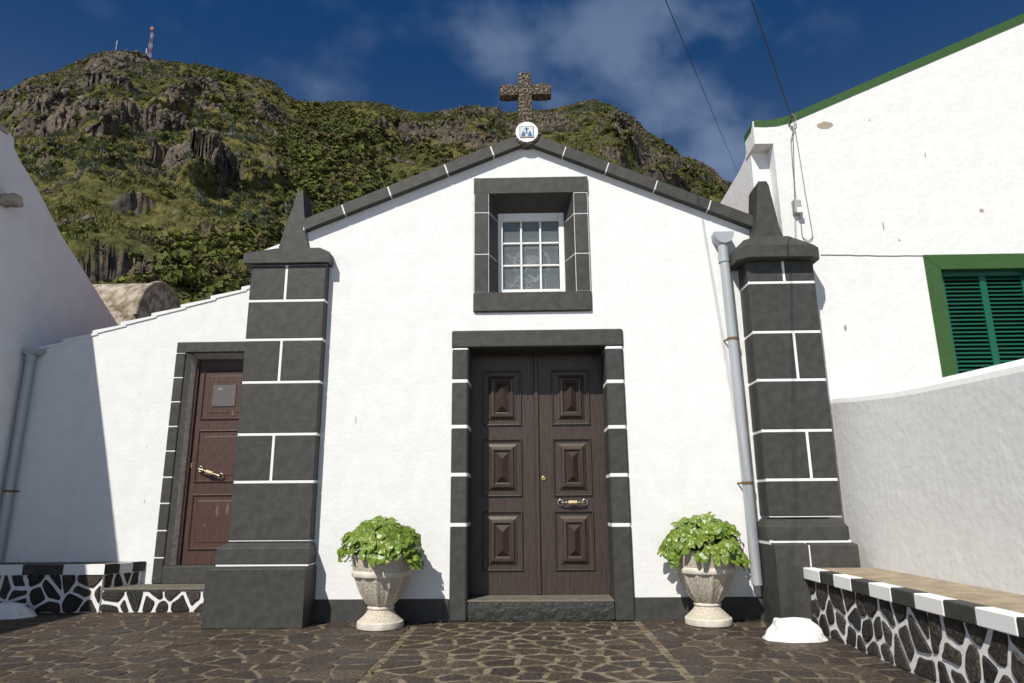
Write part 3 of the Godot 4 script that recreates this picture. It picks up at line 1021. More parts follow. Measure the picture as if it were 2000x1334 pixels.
	pr(lp, "pinnacle", [Vector2(-2.44, 3.435), Vector2(-2.133, 3.435), Vector2(-2.165, 3.58), Vector2(-2.19, 3.738), Vector2(-2.215, 3.92), Vector2(-2.228, 4.06), Vector2(-2.235, 4.07), Vector2(-2.278, 4.07), Vector2(-2.286, 4.06), Vector2(-2.325, 3.88), Vector2(-2.378, 3.709), Vector2(-2.41, 3.57)], 2, -0.24, 0.035, M.grey2)
	var rp := grp(ch, "corner_pillar")
	courses(rp, 2.045, 2.661, [3.175, 2.96, 2.489, 2.048, 1.598, 1.176, 0.86], [2.381, null, 2.413, null, 2.436, null], -0.1, 0.25, [M.grey, M.grey])
	hip(rp, "moulding", [1.992, 2.668, -0.1, 0.35], 0.672, 0.79, [2.045, 2.661, -0.1, 0.25], 0.848, M.grey2, 0.03)
	bx(rp, "joint_mortar", 1.998, 2.664, 0.64, 0.68, -0.1, 0.346, M.joint, 0.0)
	hip(rp, "base_block", [1.996, 2.268, -0.1, 0.45], 0.0, 0.648, [2.0, 2.268, -0.1, 0.36], 0.66, M.grey2, 0.0)
	hip(rp, "base_block", [2.284, 2.672, -0.1, 0.445], 0.0, 0.648, [2.284, 2.668, -0.1, 0.36], 0.66, M.grey2, 0.0)
	bx(rp, "joint_mortar", 2.25, 2.30, 0.0, 0.645, -0.1, 0.438, M.joint, 0.0)
	hip(rp, "capital", [1.945, 2.715, -0.1, 0.36], 3.165, 3.29, [2.08, 2.56, -0.05, 0.22], 3.425, M.grey2, 0.09)
	pr(rp, "pinnacle", [Vector2(2.165, 3.40), Vector2(2.44, 3.40), Vector2(2.40, 3.55), Vector2(2.345, 3.96), Vector2(2.325, 4.0), Vector2(2.25, 4.0), Vector2(2.236, 3.97), Vector2(2.20, 3.62)], 2, -0.06, 0.2, M.grey2)
	# door surround
	var ds := grp(ch, "door_surround")
	bx(ds, "lintel", -0.713, 0.905, 2.43, 2.598, -0.48, 0.03, M.grey2, 0.012)
	for s in [[-0.707, -0.552, [2.43, 2.113, 1.688, 1.254, 0.815, 0.0]], [0.731, 0.901, [2.42, 2.093, 1.671, 1.239, 0.804, 0.0]]]:
		var ys: Array = s[2]
		bx(ds, "joint_mortar", s[0] + 0.004, s[1] - 0.004, 0.001, 2.432, -0.48, 0.025, M.joint, 0.012)
		for i in ys.size() - 1:
			bx(ds, "jamb_stone", s[0], s[1], ys[i + 1] + (0.005 if i < ys.size() - 2 else 0.0), ys[i] - 0.005, -0.478, 0.03, [M.grey, M.grey2][i % 2], 0.016)
	mi(ds, "threshold", rough_box(Vector3(-0.552, 0.0, -0.3), Vector3(0.731, 0.168, 0.026), 0.03, 0.006), M.grey_rough)
	bx(ds, "sill_top", -0.551, 0.73, 0.155, 0.178, -0.48, 0.012, M.cement, 0.008)
	# door leaves
	var dz := -0.33
	for s in [[-0.62, 0.062, -0.441, -0.062], [0.098, 0.80, 0.233, 0.602]]:
		var leaf := bx(ch, "door_leaf", s[0], s[1], 0.18, 2.5, dz - 0.05, dz, M.wood, 0.003)
		for y in [[1.730, 2.272], [1.060, 1.602], [0.389, 0.927]]:
			var p := MB.new()
			p.panel(s[2], y[0], s[3], y[1], [[0.0, dz - 0.01], [0.0, dz + 0.012], [0.006, dz + 0.018], [0.014, dz + 0.016], [0.02, dz - 0.006], [0.03, dz - 0.008], [0.078, dz + 0.012], [0.084, dz + 0.026], [0.092, dz + 0.028], [0.108, dz + 0.03], [0.122, dz + 0.016], [0.128, dz + 0.014]], dz + 0.062)
			mi(leaf, "raised_panel", p.mesh(), M.wood)
	bx(ch, "astragal", 0.058, 0.104, 0.18, 2.5, dz - 0.04, dz + 0.02, M.wood, 0.008)
	# knob and pull
	b = MB.new()
	b.lathe([[0.0, -0.02], [0.022, -0.02], [0.024, 0.0], [0.024, 0.006], [0.017, 0.010], [0.010, 0.009], [0.0, 0.007]], Vector3(0.141, 1.225, dz + 0.001), 20, 0, 0, Vector3(0, 0, 1))
	mi(ch, "keyhole_rose", b.mesh(), M.brass)
	pull(ch, Vector3(0.296, 1.0, dz), Vector3(0.523, 1.0, dz))
	# window
	var ws := grp(ch, "window_surround")
	pr(ws, "lintel", [Vector2(0.03, 4.172), Vector2(-0.46, 4.172), Vector2(-0.46, 3.89), Vector2(-0.2, 3.89), Vector2(0.03, 4.005)], 0, -0.511, 0.623, M.grey2)
	bx(ws, "sill", -0.512, 0.625, 2.778, 2.975, -0.46, 0.031, M.grey2, 0.012)
	for s in [[-0.510, -0.358, -0.284, [4.005, 3.802, 3.365, 2.975], 1.0], [0.622, 0.476, 0.392, [4.0, 3.776, 3.359, 2.975], -1.0]]:
		var e: float = 0.004 * s[4]
		pr(ws, "joint_mortar", [Vector2(s[0] + e, 0.026), Vector2(s[1] - e, 0.026), Vector2(s[2] - e, -0.2), Vector2(s[2] - e, -0.45), Vector2(s[0] + e, -0.45)], 1, 2.976, 3.89, M.joint)
		bx(ws, "joint_mortar", min(s[0], s[1]) + 0.004, max(s[0], s[1]) - 0.004, 3.88, 4.004, -0.2, 0.026, M.joint, 0.0)
		var ys: Array = s[3]
		for i in 3:
			var y1: float = ys[i] - 0.006
			var y0: float = ys[i + 1] + 0.006
			pr(ws, "jamb_stone", [Vector2(s[0], 0.018), Vector2(s[0] + e * 3, 0.03), Vector2(s[1] - e * 3, 0.03), Vector2(s[1], 0.02), Vector2(s[2], -0.2), Vector2(s[2], -0.45), Vector2(s[0], -0.45)], 1, y0, y1, [M.grey, M.grey2, M.grey][i])
	var wn := grp(ch, "window")
	var wz := -0.205
	bx(wn, "frame", -0.284, -0.232, 3.0, 3.9, wz - 0.05, wz, M.paint_white, 0.005)
	bx(wn, "frame", 0.337, 0.392, 3.0, 3.9, wz - 0.05, wz, M.paint_white, 0.005)
	bx(wn, "frame", -0.231, 0.336, 3.805, 3.9, wz - 0.05, wz - 0.002, M.paint_white, 0.005)
	bx(wn, "frame", -0.231, 0.336, 2.98, 3.075, wz - 0.05, wz - 0.002, M.paint_white, 0.005)
	for x in [-0.046, 0.149]:
		bx(wn, "glazing_bar", x - 0.01, x + 0.01, 3.076, 3.804, wz - 0.04, wz - 0.008, M.paint_white, 0.004)
	var rows := [3.075, 3.328, 3.567, 3.805]
	var cols := [-0.231, -0.046, 0.149, 0.336]
	for y in [3.328, 3.567]:
		for c in 3:
			bx(wn, "glazing_bar", cols[c] + (0.0105 if c > 0 else 0.001), cols[c + 1] - (0.0105 if c < 2 else 0.001), y - 0.01, y + 0.01, wz - 0.04, wz - 0.010, M.paint_white, 0.004)
	for r in 3:
		for c in 3:
			bx(wn, "pane", cols[c] + 0.008, cols[c + 1] - 0.008, rows[r] + 0.008, rows[r + 1] - 0.008, wz - 0.032, wz - 0.028, M.glass, 0.0)
	b = MB.new()
	b.quad(Vector3(-0.24, 3.05, wz - 0.075), Vector3(0.345, 3.05, wz - 0.075), Vector3(0.345, 3.83, wz - 0.075), Vector3(-0.24, 3.83, wz - 0.075))
	var cm := mat(Color(1, 1, 1), 0.95)
	cm.albedo_texture = lace()
	mi(wn, "lace_curtain", b.mesh(), cm)
	# rainwater pipe on the right
	var dp := thing("drainpipe", Vector3(1.9, 0, 0.08))
	tag(dp, "light grey metal drainpipe with a half-round hopper beside the right-hand chapel pillar", "drainpipe")
	b = MB.new()
	b.tube([Vector3(-0.008, 3.42, 0.0), Vector3(0.0, 3.1, 0.0), Vector3(0.022, 2.0, 0.0), Vector3(0.036, 1.0, 0.0), Vector3(0.044, 0.30, 0.0)], 0.046, 20)
	mi(dp, "pipe", b.mesh(), M.pipe)
	b = MB.new()
	b.tube([Vector3(-0.008, 3.30, 0.0), Vector3(-0.006, 3.22, 0.0)], 0.052, 20)
	mi(dp, "collar", b.mesh(), M.pipe)
	var half := []
	for i in 13:
		var a := PI + PI * i / 12.0
		half.append(Vector2(-0.0 + 0.095 * cos(a), 3.515 + 0.115 * sin(a)))
	b = MB.new()
	b.prism(half, 2, -0.06, 0.06)
	mi(dp, "hopper", b.mesh(), M.pipe)
	for y in [[2.469, 0.014], [1.157, 0.033]]:
		var k := MB.new()
		k.tube([Vector3(y[1], y[0] - 0.011, 0), Vector3(y[1], y[0] + 0.011, 0)], 0.052, 20)
		k.tube([Vector3(y[1] - 0.06, y[0], -0.08), Vector3(y[1] - 0.045, y[0], 0.0)], 0.008, 6)
		k.tube([Vector3(y[1] + 0.06, y[0], -0.08), Vector3(y[1] + 0.045, y[0], 0.0)], 0.008, 6)
		mi(dp, "bracket", k.mesh(), M.rust)

func pull(parent: Node3D, a: Vector3, d: Vector3) -> void:
	var h := grp(parent, "door_pull")
	for p in [a, d]:
		var b := MB.new()
		var pts := []
		for i in 21:
			pts.append(p + Vector3(cos(TAU * i / 20) * 0.025, sin(TAU * i / 20) * 0.027, 0.012))
		b.tube(pts, 0.0055, 7)
		b.tube([p + Vector3(0, 0, -0.005), p + Vector3(0, 0, 0.045)], 0.007, 8)
		mi(h, "rosette", b.mesh(), M.steel)
	var dir := (d - a).normalized()
	var o := Vector3(0, 0, 0.047)
	var b2 := MB.new()
	b2.tube([a + o, a + o + dir * 0.075], 0.007, 8)
	b2.tube([a + o + dir * 0.06, d + o - dir * 0.06], 0.006, 8)
	b2.tube([d + o, d + o - dir * 0.075], 0.007, 8)
	b2.lathe([[0.0, -0.008], [0.011, -0.005], [0.013, 0.0], [0.011, 0.005], [0.0, 0.008]], a + o + dir * 0.055, 12, 0, 0, dir)
	b2.lathe([[0.0, -0.008], [0.011, -0.005], [0.013, 0.0], [0.011, 0.005], [0.0, 0.008]], d + o - dir * 0.055, 12, 0, 0, dir)
	mi(h, "bar", b2.mesh(), M.steel)
	var b3 := MB.new()
	var L := a.distance_to(d)
	b3.lathe([[0.0, -0.042], [0.014, -0.042], [0.017, -0.036], [0.0175, 0.0], [0.017, 0.036], [0.014, 0.042], [0.0, 0.042]], a + o + dir * L * 0.5, 20, 12, 0.10, dir)
	mi(h, "grip", b3.mesh(), M.cream)

# box whose faces are gridded and pushed about by noise of the position
func rough_box(a: Vector3, b: Vector3, step: float, amp: float) -> ArrayMesh:
	var f := FastNoiseLite.new()
	f.seed = 3
	f.frequency = 14.0
	f.fractal_octaves = 3
	var ce := (a + b) * 0.5
	var h := (b - a) * 0.5
	var put := func(p: Vector3) -> Vector3:
		var q := (p - ce) / h
		var rr := Vector3(q.x * q.x, q.y * q.y, q.z * q.z)
		var corner: float = clampf(rr.x + rr.y + rr.z - 1.0, 0.0, 2.0)
		var out := (p - ce).normalized()
		return p - Vector3(sign(q.x) * rr.x * rr.x, sign(q.y) * rr.y * rr.y, sign(q.z) * rr.z * rr.z) * 0.006 * corner + out * amp * f.get_noise_3dv(p)
	var m := MB.new()
	for ax in 3:
		var u := (ax + 1) % 3
		var w := (ax + 2) % 3
		var nu := maxi(1, int(round((b[u] - a[u]) / step)))
		var nw := maxi(1, int(round((b[w] - a[w]) / step)))
		for g in [-1, 1]:
			for i in nu:
				for j in nw:
					var q := []
					for k in [[0, 0], [1, 0], [1, 1], [0, 1]]:
						var p := Vector3.ZERO
						p[ax] = a[ax] if g < 0 else b[ax]
						p[u] = lerpf(a[u], b[u], float(i + k[0]) / nu)
						p[w] = lerpf(a[w], b[w], float(j + k[1]) / nw)
						q.append(put.call(p))
					if g > 0: 
						m.tri(q[0], q[1], q[2]); m.tri(q[0], q[2], q[3])
					else: 
						m.tri(q[2], q[1], q[0]); m.tri(q[3], q[2], q[0])
	return m.mesh()

func line(img: Image, a: Vector2, b: Vector2, c: Color, w := 1) -> void:
	var n := int(a.distance_to(b)) + 1
	for i in n + 1:
		var p := a.lerp(b, float(i) / n)
		img.fill_rect(Rect2i(int(p.x), int(p.y), w, w), c)
func azulejo() -> ImageTexture:
	var img := Image.create(128, 128, false, Image.FORMAT_RGB8)
	img.fill(Color(0.83, 0.85, 0.82))
	var bl := Color(0.12, 0.22, 0.48)
	var lb := Color(0.38, 0.52, 0.66)
	for q in [[0, 0, 128, 5], [0, 123, 128, 5], [0, 0, 5, 128], [123, 0, 5, 128]]:
		img.fill_rect(Rect2i(q[0], q[1], q[2], q[3]), bl)
	img.fill_rect(Rect2i(59, 12, 11, 66), bl)
	img.fill_rect(Rect2i(43, 26, 43, 11), bl)
	for s in [34, 94]:
		for y in range(54, 118):
			var w := int(6 + (y - 54) * 0.28 + 3 * sin(y * 0.4))
			if y < 66: w = int(sqrt(maxf(0.0, 49.0 - pow(y - 60, 2))))
			img.fill_rect(Rect2i(s - w, y, w * 2, 1), lb if (y / 5) % 3 != 0 else bl)
		line(img, Vector2(s, 70), Vector2(64 if s < 64 else 66, 84), bl, 4)
	for i in 16:
		var x := 20 + i * 6
		line(img, Vector2(x, 121), Vector2(x + (4 if i % 2 == 0 else -4), 104 + (i * 7) % 9), Color(0.78, 0.55, 0.25), 3)
	for q in [[16, 16], [24, 20], [102, 16], [110, 22]]:
		img.fill_rect(Rect2i(q[0], q[1], 5, 4), Color(0.72, 0.6, 0.4))
	return ImageTexture.create_from_image(img)
func lace() -> ImageTexture:
	# sheer curtain: scalloped valance, thread outlines of a round motif
	var W := 240
	var H := 320
	var img := Image.create(W, H, false, Image.FORMAT_RGB8)
	var r := RandomNumberGenerator.new()
	r.seed = 8
	for y in H:
		for x in W:
			var g := 0.21 + r.randf_range(-0.025, 0.025) + (0.02 if (x / 2 + y / 2) % 2 == 0 else 0.0)
			if y < 78 and y > 44: g += 0.03
			if y < 45: g = 0.36 + r.randf_range(-0.02, 0.02)
			img.set_pixel(x, y, Color(g * 0.97, g, g * 1.01))
	for i in 11:
		var cx := 12 + i * 22
		var rad := 7 if i % 3 != 1 else 4
		for y in range(34, 45):
			var w := int(sqrt(maxf(0.0, rad * rad - pow(y - 36, 2))))
			img.fill_rect(Rect2i(cx - w, y, w * 2, 1), Color(0.11, 0.12, 0.15))
	var th := Color(0.60, 0.61, 0.62)
	var c := Vector2(122, 190)
	for rad in [76.0, 70.0]:
		for i in 90:
			var a := TAU * i / 90
			line(img, c + Vector2(cos(a), sin(a)) * rad, c + Vector2(cos(a + 0.07), sin(a + 0.07)) * rad, th, 2)
	for k in 26:
		var p := c + Vector2(r.randf_range(-60, 60), r.randf_range(-30, 100))
		var an := r.randf() * TAU
		for i in 16:
			var q := p + Vector2(cos(an), sin(an)) * 4.0
			if q.x > 6 and q.x < W - 6 and q.y < H - 6 and q.y > 90:
				line(img, p, q, th, 2)
			p = q
			an += r.randf_range(-0.35, 0.45)
	for y in range(150, 200):
		var w := 34.0 - absf(y - 172) * 0.9 + 5 * sin(y * 0.5)
		for x in range(int(c.x - w), int(c.x + w)):
			if r.randf() < 0.6: img.set_pixel(x, y, Color(0.5, 0.51, 0.52))
	return ImageTexture.create_from_image(img)

# ---------------------------------------------------------------- annex on the left
func build_annex() -> void:
	var an := thing("annex", Vector3.ZERO)
	tag(an, "low white lean-to annex with a brown side door against the chapel", "annex")
	var z := -1.0
	var rl := func(x: float) -> float: return 2.707 + 0.2965 * (x + 5.454)
	var b := MB.new()
	b.prism([Vector2(-5.54, 0), Vector2(-3.88, 0), Vector2(-3.88, rl.call(-3.88)), Vector2(-5.54, rl.call(-5.54))], 2, z - 0.4, z)
	b.prism([Vector2(-3.88, 2.765), Vector2(-2.61, 2.765), Vector2(-2.61, rl.call(-2.61)), Vector2(-3.88, rl.call(-3.88))], 2, z - 0.4, z)
	mi(an, "front_wall", b.mesh(), M.white)
	b = MB.new()
	b.prism([Vector2(-5.54, rl.call(-5.54) - 0.06), Vector2(-2.61, rl.call(-2.61) - 0.06), Vector2(-2.61, rl.call(-2.61) - 0.005), Vector2(-5.54, rl.call(-5.54) - 0.005)], 2, z - 2.6, z - 0.41)
	mi(an, "roof", b.mesh(), M.tile)
	b = MB.new()
	b.box(Vector3(-5.54, 0, z - 2.6), Vector3(-2.61, 2.5, z - 2.3), 0.0)
	mi(an, "back_wall", b.mesh(), M.white)
	# stepped white verge tiles
	var xs := [-5.54, -5.185, -4.86, -4.553, -4.216, -3.893, -3.562, -3.22, -2.88, -2.61]
	for i in xs.size() - 1:
		var x0: float = xs[i]
		var x1: float = xs[i + 1] + (0.06 if i < xs.size() - 2 else 0.0)
		var y0: float = rl.call(x0) + 0.034
		var y1: float = rl.call(x1) - 0.006
		pr(an, "verge_tile", [Vector2(x0, rl.call(x0) - 0.01), Vector2(x1, rl.call(x1) - 0.03), Vector2(x1, y1), Vector2(x0, y0)], 2, z - 0.42, z + 0.012 + 0.001 * (i % 2), M.white)
	# door surround
	var ds := grp(an, "door_surround")
	bx(ds, "lintel", -3.883, -2.61, 2.648, 2.768, z - 0.35, z + 0.02, M.grey2, 0.008)
	bx(ds, "joint_mortar", -3.88, -3.784, 0.24, 2.645, z - 0.1, z + 0.014, M.joint, 0.002)
	var ys := [2.646, 2.369, 2.102, 1.834, 1.571, 1.296, 1.026, 0.75, 0.479, 0.22]
	for i in ys.size() - 1:
		bx(ds, "jamb_stone", -3.883, -3.778, ys[i + 1] + 0.006, ys[i] - 0.006, z - 0.012, z + 0.02, [M.grey, M.grey2][i % 2], 0.006)
	pr(ds, "reveal", [Vector2(-3.86, z - 0.35), Vector2(-3.86, z - 0.004), Vector2(-3.777, z - 0.004), Vector2(-3.712, z - 0.105), Vector2(-3.712, z - 0.35)], 1, 0.394, 2.646, M.reveal)
	pr(ds, "head_reveal", [Vector2(z - 0.02, 2.647), Vector2(z - 0.105, 2.60), Vector2(z - 0.35, 2.60), Vector2(z - 0.35, 2.647)], 0, -3.711, -2.61, M.reveal)
	bx(ds, "sill", -3.778, -2.61, 0.22, 0.392, z - 0.35, z + 0.022, M.grey2, 0.008)
	# door
	var dz := z - 0.16
	var leaf := bx(an, "side_door", -3.71, -2.75, 0.393, 2.60, dz - 0.05, dz, M.wood2, 0.003)
	bx(leaf, "door_frame", -3.711, -3.685, 0.393, 2.598, dz, dz + 0.03, M.wood2, 0.006)
	for y in [[1.925, 2.485], [1.245, 1.81], [0.545, 1.12]]:
		var p := MB.new()
		p.panel(-3.63, y[0], -2.88, y[1], [[0.0, dz - 0.002], [0.0, dz + 0.012], [0.012, dz + 0.014], [0.03, dz - 0.012], [0.05, dz - 0.012], [0.075, dz + 0.004]], -99.0)
		mi(leaf, "raised_panel", p.mesh(), M.wood2)
	var scuff := mat(lin(0.15, 0.095, 0.065), 0.8)
	for q in [[-3.345, 0.945, 0.018, 0.075], [-3.235, 0.965, 0.022, 0.08], [-3.27, 1.99, 0.022, 0.035], [-3.47, 0.80, 0.012, 0.02]]:
		var sc := MB.new()
		var po := []
		for i in 12:
			var a := TAU * i / 12.0
			var rr := rng.randf_range(0.6, 1.1)
			po.append(Vector2(q[0] + q[2] * rr * cos(a), q[1] + q[3] * rr * sin(a)))
		sc.prism(po, 2, dz + 0.003, dz + 0.0055)
		mi(leaf, "scuff_mark", sc.mesh(), scuff)
	pull(leaf, Vector3(-3.56, 1.385, dz + 0.01), Vector3(-3.33, 1.31, dz + 0.01))
	bx(leaf, "lock_plate", -3.684, -3.660, 1.40, 1.455, dz + 0.001, dz + 0.008, M.brass, 0.003)
	var note := thing("paper_notice", Vector3(-3.38, 2.19, dz + 0.01))
	tag(note, "faded grey sheet in a plastic sleeve pinned to the brown side door", "notice")
	b = MB.new()
	b.box(Vector3(-0.128, -0.12, 0), Vector3(0.13, 0.12, 0.003), 0.0)
	mi(note, "sheet", b.mesh(), mat(lin(0.13, 0.12, 0.115), 0.3))
	for q in [[-0.07, 0.06, 0.05, 0.03], [0.09, 0.0, 0.006, 0.03]]:
		bx(note, "faded_print", q[0], q[0] + q[2], q[1], q[1] + q[3], 0.0031, 0.0045, mat(lin(0.24, 0.22, 0.22), 0.5), 0.0)
	# drainpipe in the corner
	var dp := thing("drainpipe", Vector3(-5.475, 0, -0.93))
	tag(dp, "grey drainpipe in the shaded corner between the annex and the left house", "drainpipe")
	b = MB.new()
	b.tube([Vector3(0.0, 2.60, 0.0), Vector3(-0.005, 1.6, 0.0), Vector3(-0.01, 0.45, 0.0)], 0.045, 16)
	mi(dp, "pipe", b.mesh(), M.pipe)
	b = MB.new()
	b.tube([Vector3(0.0, 2.62, 0.0), Vector3(0.0, 2.56, 0.0)], 0.054, 16)
	mi(dp, "collar", b.mesh(), M.pipe)
	var half := []
	for i in 11:
		var a := PI + PI * i / 10.0
		half.append(Vector2(0.02 + 0.10 * cos(a), 2.695 + 0.075 * sin(a)))
	b = MB.new()
	b.prism(half, 2, -0.06, 0.06)
	mi(dp, "hopper", b.mesh(), M.pipe)
	b = MB.new()
	b.tube([Vector3(-0.007, 1.15, 0), Vector3(-0.007, 1.175, 0)], 0.052, 16)
	b.tube([Vector3(0.06, 1.163, -0.07), Vector3(0.04, 1.163, 0.0)], 0.008, 6)
	mi(dp, "bracket", b.mesh(), M.rust)

# ---------------------------------------------------------------- house at the left edge, shading the annex
func build_left_house() -> void:
	var h := thing("left_house", Vector3.ZERO)
	tag(h, "old whitewashed house whose shaded gable wall stands at the left of the annex", "house")
	var gable := [Vector2(-4.4, 0), Vector2(4.6, 0), Vector2(4.6, 2.96), Vector2(2.05, 2.98), Vector2(1.62, 3.40), Vector2(1.0, 3.93), Vector2(0.34, 4.47), Vector2(0.12, 4.72), Vector2(0.06, 4.88), Vector2(-0.02, 4.93), Vector2(-0.2, 4.93), Vector2(-0.275, 4.90), Vector2(-0.30, 4.80), Vector2(-0.42, 4.70), Vector2(-0.75, 4.50), Vector2(-1.212, 4.156), Vector2(-2.525, 3.40), Vector2(-3.4, 2.95), Vector2(-4.4, 2.55)]
	pr(h, "gable_wall", gable, 0, -5.95, -5.55, M.white_old)
	pr(h, "house_body", [Vector2(-4.3, 0), Vector2(4.5, 0), Vector2(4.5, 2.85), Vector2(2.0, 2.85), Vector2(-0.1, 4.6), Vector2(-4.3, 2.35)], 0, -12.0, -5.951, M.white_old)
	pr(h, "roof", [Vector2(-4.5, 2.36), Vector2(-0.1, 4.72), Vector2(2.02, 2.95), Vector2(4.55, 2.94), Vector2(4.55, 2.86), Vector2(1.99, 2.87), Vector2(-0.1, 4.62), Vector2(-4.5, 2.26)], 0, -12.2, -5.952, M.tile)
	mi(h, "ridge_cap", rough_box(Vector3(-5.97, 4.88, -0.2), Vector3(-5.53, 4.96, 0.1), 0.05, 0.03), M.vault)
	mi(h, "waterspout", rough_box(Vector3(-5.56, 4.10, -0.33), Vector3(-5.36, 4.22, -0.19), 0.035, 0.03), M.vault)
	# weathered barrel vault behind the annex roof
	var bv := thing("barrel_vault", Vector3(-6.9, 0, -5.0))
	tag(bv, "weathered lichen-stained masonry barrel vault rising behind the annex roof", "vault")
	var prof := [Vector2(-1.0, 0.0), Vector2(0.55, 0.0)]
	for i in 15:
		var a := PI * i / 14.0
		prof.append(Vector2(-0.225 + 0.775 * cos(a), 4.1 + 0.76 * sin(a)))
	pr(bv, "vault_body", prof, 0, -1.4, 0.42, M.vault)
	var rim := MB.new()
	var pts := []
	for i in 25:
		var a := PI * i / 24.0
		pts.append(Vector3(0.42, 4.09 + 0.76 * sin(a), -0.225 + 0.775 * cos(a)))
	rim.tube(pts, 0.045, 8)
	mi(bv, "rim_moulding", rim.mesh(), M.vault)

# ---------------------------------------------------------------- house on the right
func build_right_house() -> void:
	var h := thing("right_house", Vector3.ZERO)
	tag(h, "white house with green verge band and green louvred shutters at the right of the chapel", "house")
	var top := [Vector2(2.336, 4.70), Vector2(2.44, 4.695), Vector2(2.56, 4.70), Vector2(2.70, 4.735), Vector2(5.24, 5.845), Vector2(6.2, 6.265), Vector2(8.0, 5.45), Vector2(10.5, 4.4)]
	var b := MB.new()
	# main gable leaf, with the shutter opening left free (x 3.96..4.81, y 1.95..3.16)
	b.prism([Vector2(2.51, 0), Vector2(3.96, 0), Vector2(3.96, 5.285), Vector2(2.70, 4.735), Vector2(2.56, 4.70), Vector2(2.51, 4.70)], 2, -0.3, 0.0)
	b.prism([Vector2(3.96, 3.16), Vector2(4.81, 3.16), Vector2(4.81, 5.657), Vector2(3.96, 5.285)], 2, -0.3, 0.0)
	b.prism([Vector2(3.96, 0), Vector2(4.81, 0), Vector2(4.81, 1.95), Vector2(3.96, 1.95)], 2, -0.3, 0.0)
	b.prism([Vector2(4.81, 0), Vector2(10.5, 0), Vector2(10.5, 4.4), Vector2(8.0, 5.45), Vector2(6.2, 6.265), Vector2(4.81, 5.657)], 2, -0.3, 0.0)
	# overhanging end of the parapet above the recessed corner
	b.prism([Vector2(2.336, 4.51), Vector2(2.51, 4.51), Vector2(2.51, 4.70), Vector2(2.336, 4.70)], 2, -0.3, 0.0)
	mi(h, "front_wall", b.mesh(), M.white_house)
	b = MB.new()
	b.prism([Vector2(-0.17, 0), Vector2(-0.17, 4.56), Vector2(-0.32, 4.535), Vector2(-0.6, 4.495), Vector2(-1.34, 4.475), Vector2(-9.0, 4.45), Vector2(-9.0, 0)], 0, 2.335, 2.52)
	mi(h, "side_wall", b.mesh(), M.white_house)
	b = MB.new()
	b.prism([Vector2(2.54, 4.45), Vector2(6.2, 6.0), Vector2(10.5, 4.2), Vector2(10.5, 4.05), Vector2(6.2, 5.85), Vector2(2.54, 4.3)], 2, -9.0, -0.31)
	mi(h, "roof", b.mesh(), M.tile)
	b = MB.new()
	b.box(Vector3(2.53, 0, -9), Vector3(10.5, 4.0, -8.7), 0.0)
	b.box(Vector3(10.1, 0, -8.69), Vector3(10.5, 4.0, -0.31), 0.0)
	mi(h, "rear_walls", b.mesh(), M.white_house)
	# green verge, following the curved eave
	var band := []
	for p in top: band.append(p)
	var up := []
	for p in top:
		var k: float = 0.075 + 0.03 * smoothstep(2.3, 3.2, p.x)
		up.append(p + Vector2(0, k))
	up.reverse()
	for p in up: band.append(p)
	pr(h, "green_verge", band, 2, -0.32, 0.004, M.green)
	pr(h, "parapet_end", [Vector2(-0.3, 4.50), Vector2(0.0, 4.51), Vector2(0.0, 4.765), Vector2(-0.06, 4.70), Vector2(-0.15, 4.585), Vector2(-0.3, 4.54)], 0, 2.325, 2.3355, M.white_house)
	# painted window surround and shutters
	var su := grp(h, "window_surround")
	pr(su, "surround_head", [Vector2(3.824, 3.292), Vector2(5.0, 3.292), Vector2(4.80, 3.145), Vector2(3.966, 3.145)], 2, -0.05, 0.012, M.green)
	pr(su, "surround_jamb", [Vector2(3.822, 3.290), Vector2(3.965, 3.143), Vector2(3.965, 1.95), Vector2(3.83, 1.82)], 2, -0.05, 0.010, M.green)
	pr(su, "surround_jamb", [Vector2(4.80, 3.143), Vector2(5.0, 3.290), Vector2(4.99, 1.82), Vector2(4.80, 1.95)], 2, -0.05, 0.010, M.green)
	var zs := -0.075
	var sh := grp(h, "shutter")
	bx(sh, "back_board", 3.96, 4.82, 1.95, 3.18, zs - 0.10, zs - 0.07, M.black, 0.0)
	bx(sh, "shutter_rail", 3.965, 4.805, 3.098, 3.16, zs - 0.05, zs + 0.004, M.shutter, 0.005)
	for x in [[3.965, 4.037], [4.371, 4.434], [4.770, 4.806]]:
		bx(sh, "shutter_stile", x[0], x[1], 1.95, 3.097, zs - 0.05, zs, M.shutter, 0.005)
	var sl := MB.new()
	sl.t = Transform3D(Basis(Vector3.RIGHT, 0.62), Vector3.ZERO)
	sl.box(Vector3(-0.167, -0.005, -0.022), Vector3(0.167, 0.005, 0.022), 0.003)
	var slm := sl.mesh()
	for c in [4.204, 4.602]:
		for k in 28:
			var o := mi(sh, "slat", slm, M.shutter)
			o.position = Vector3(c, 3.075 - k * 0.0405, zs - 0.024)
	# junction box, its wires
	var jb := thing("junction_box", Vector3(2.665, 3.79, 0.0))
	tag(jb, "small grey electrical junction box with a looped cable on the right house wall", "junction box")
	bx(jb, "housing", -0.045, 0.035, -0.065, 0.085, 0.0, 0.06, M.box, 0.012)
	bx(jb, "cover", -0.02, 0.035, -0.07, -0.01, 0.061, 0.08, M.paint_white, 0.008)
	var lp := []
	for i in 17:
		var a := PI + PI * i / 16.0
		lp.append(Vector3(0.075 + 0.05 * cos(a), -0.27 + 0.06 * sin(a), 0.012))
	lp.push_front(Vector3(0.022, -0.16, 0.02))
	lp.push_front(Vector3(0.015, -0.06, 0.03))
	lp.append(Vector3(0.12, -0.15, 0.012))
	lp.append(Vector3(0.10, 0.2, 0.012))
	lp.append(Vector3(0.085, 0.6, 0.012))
	lp.append(Vector3(0.07, 0.95, 0.012))
	var w := MB.new()
	w.tube(lp, 0.0045, 6)
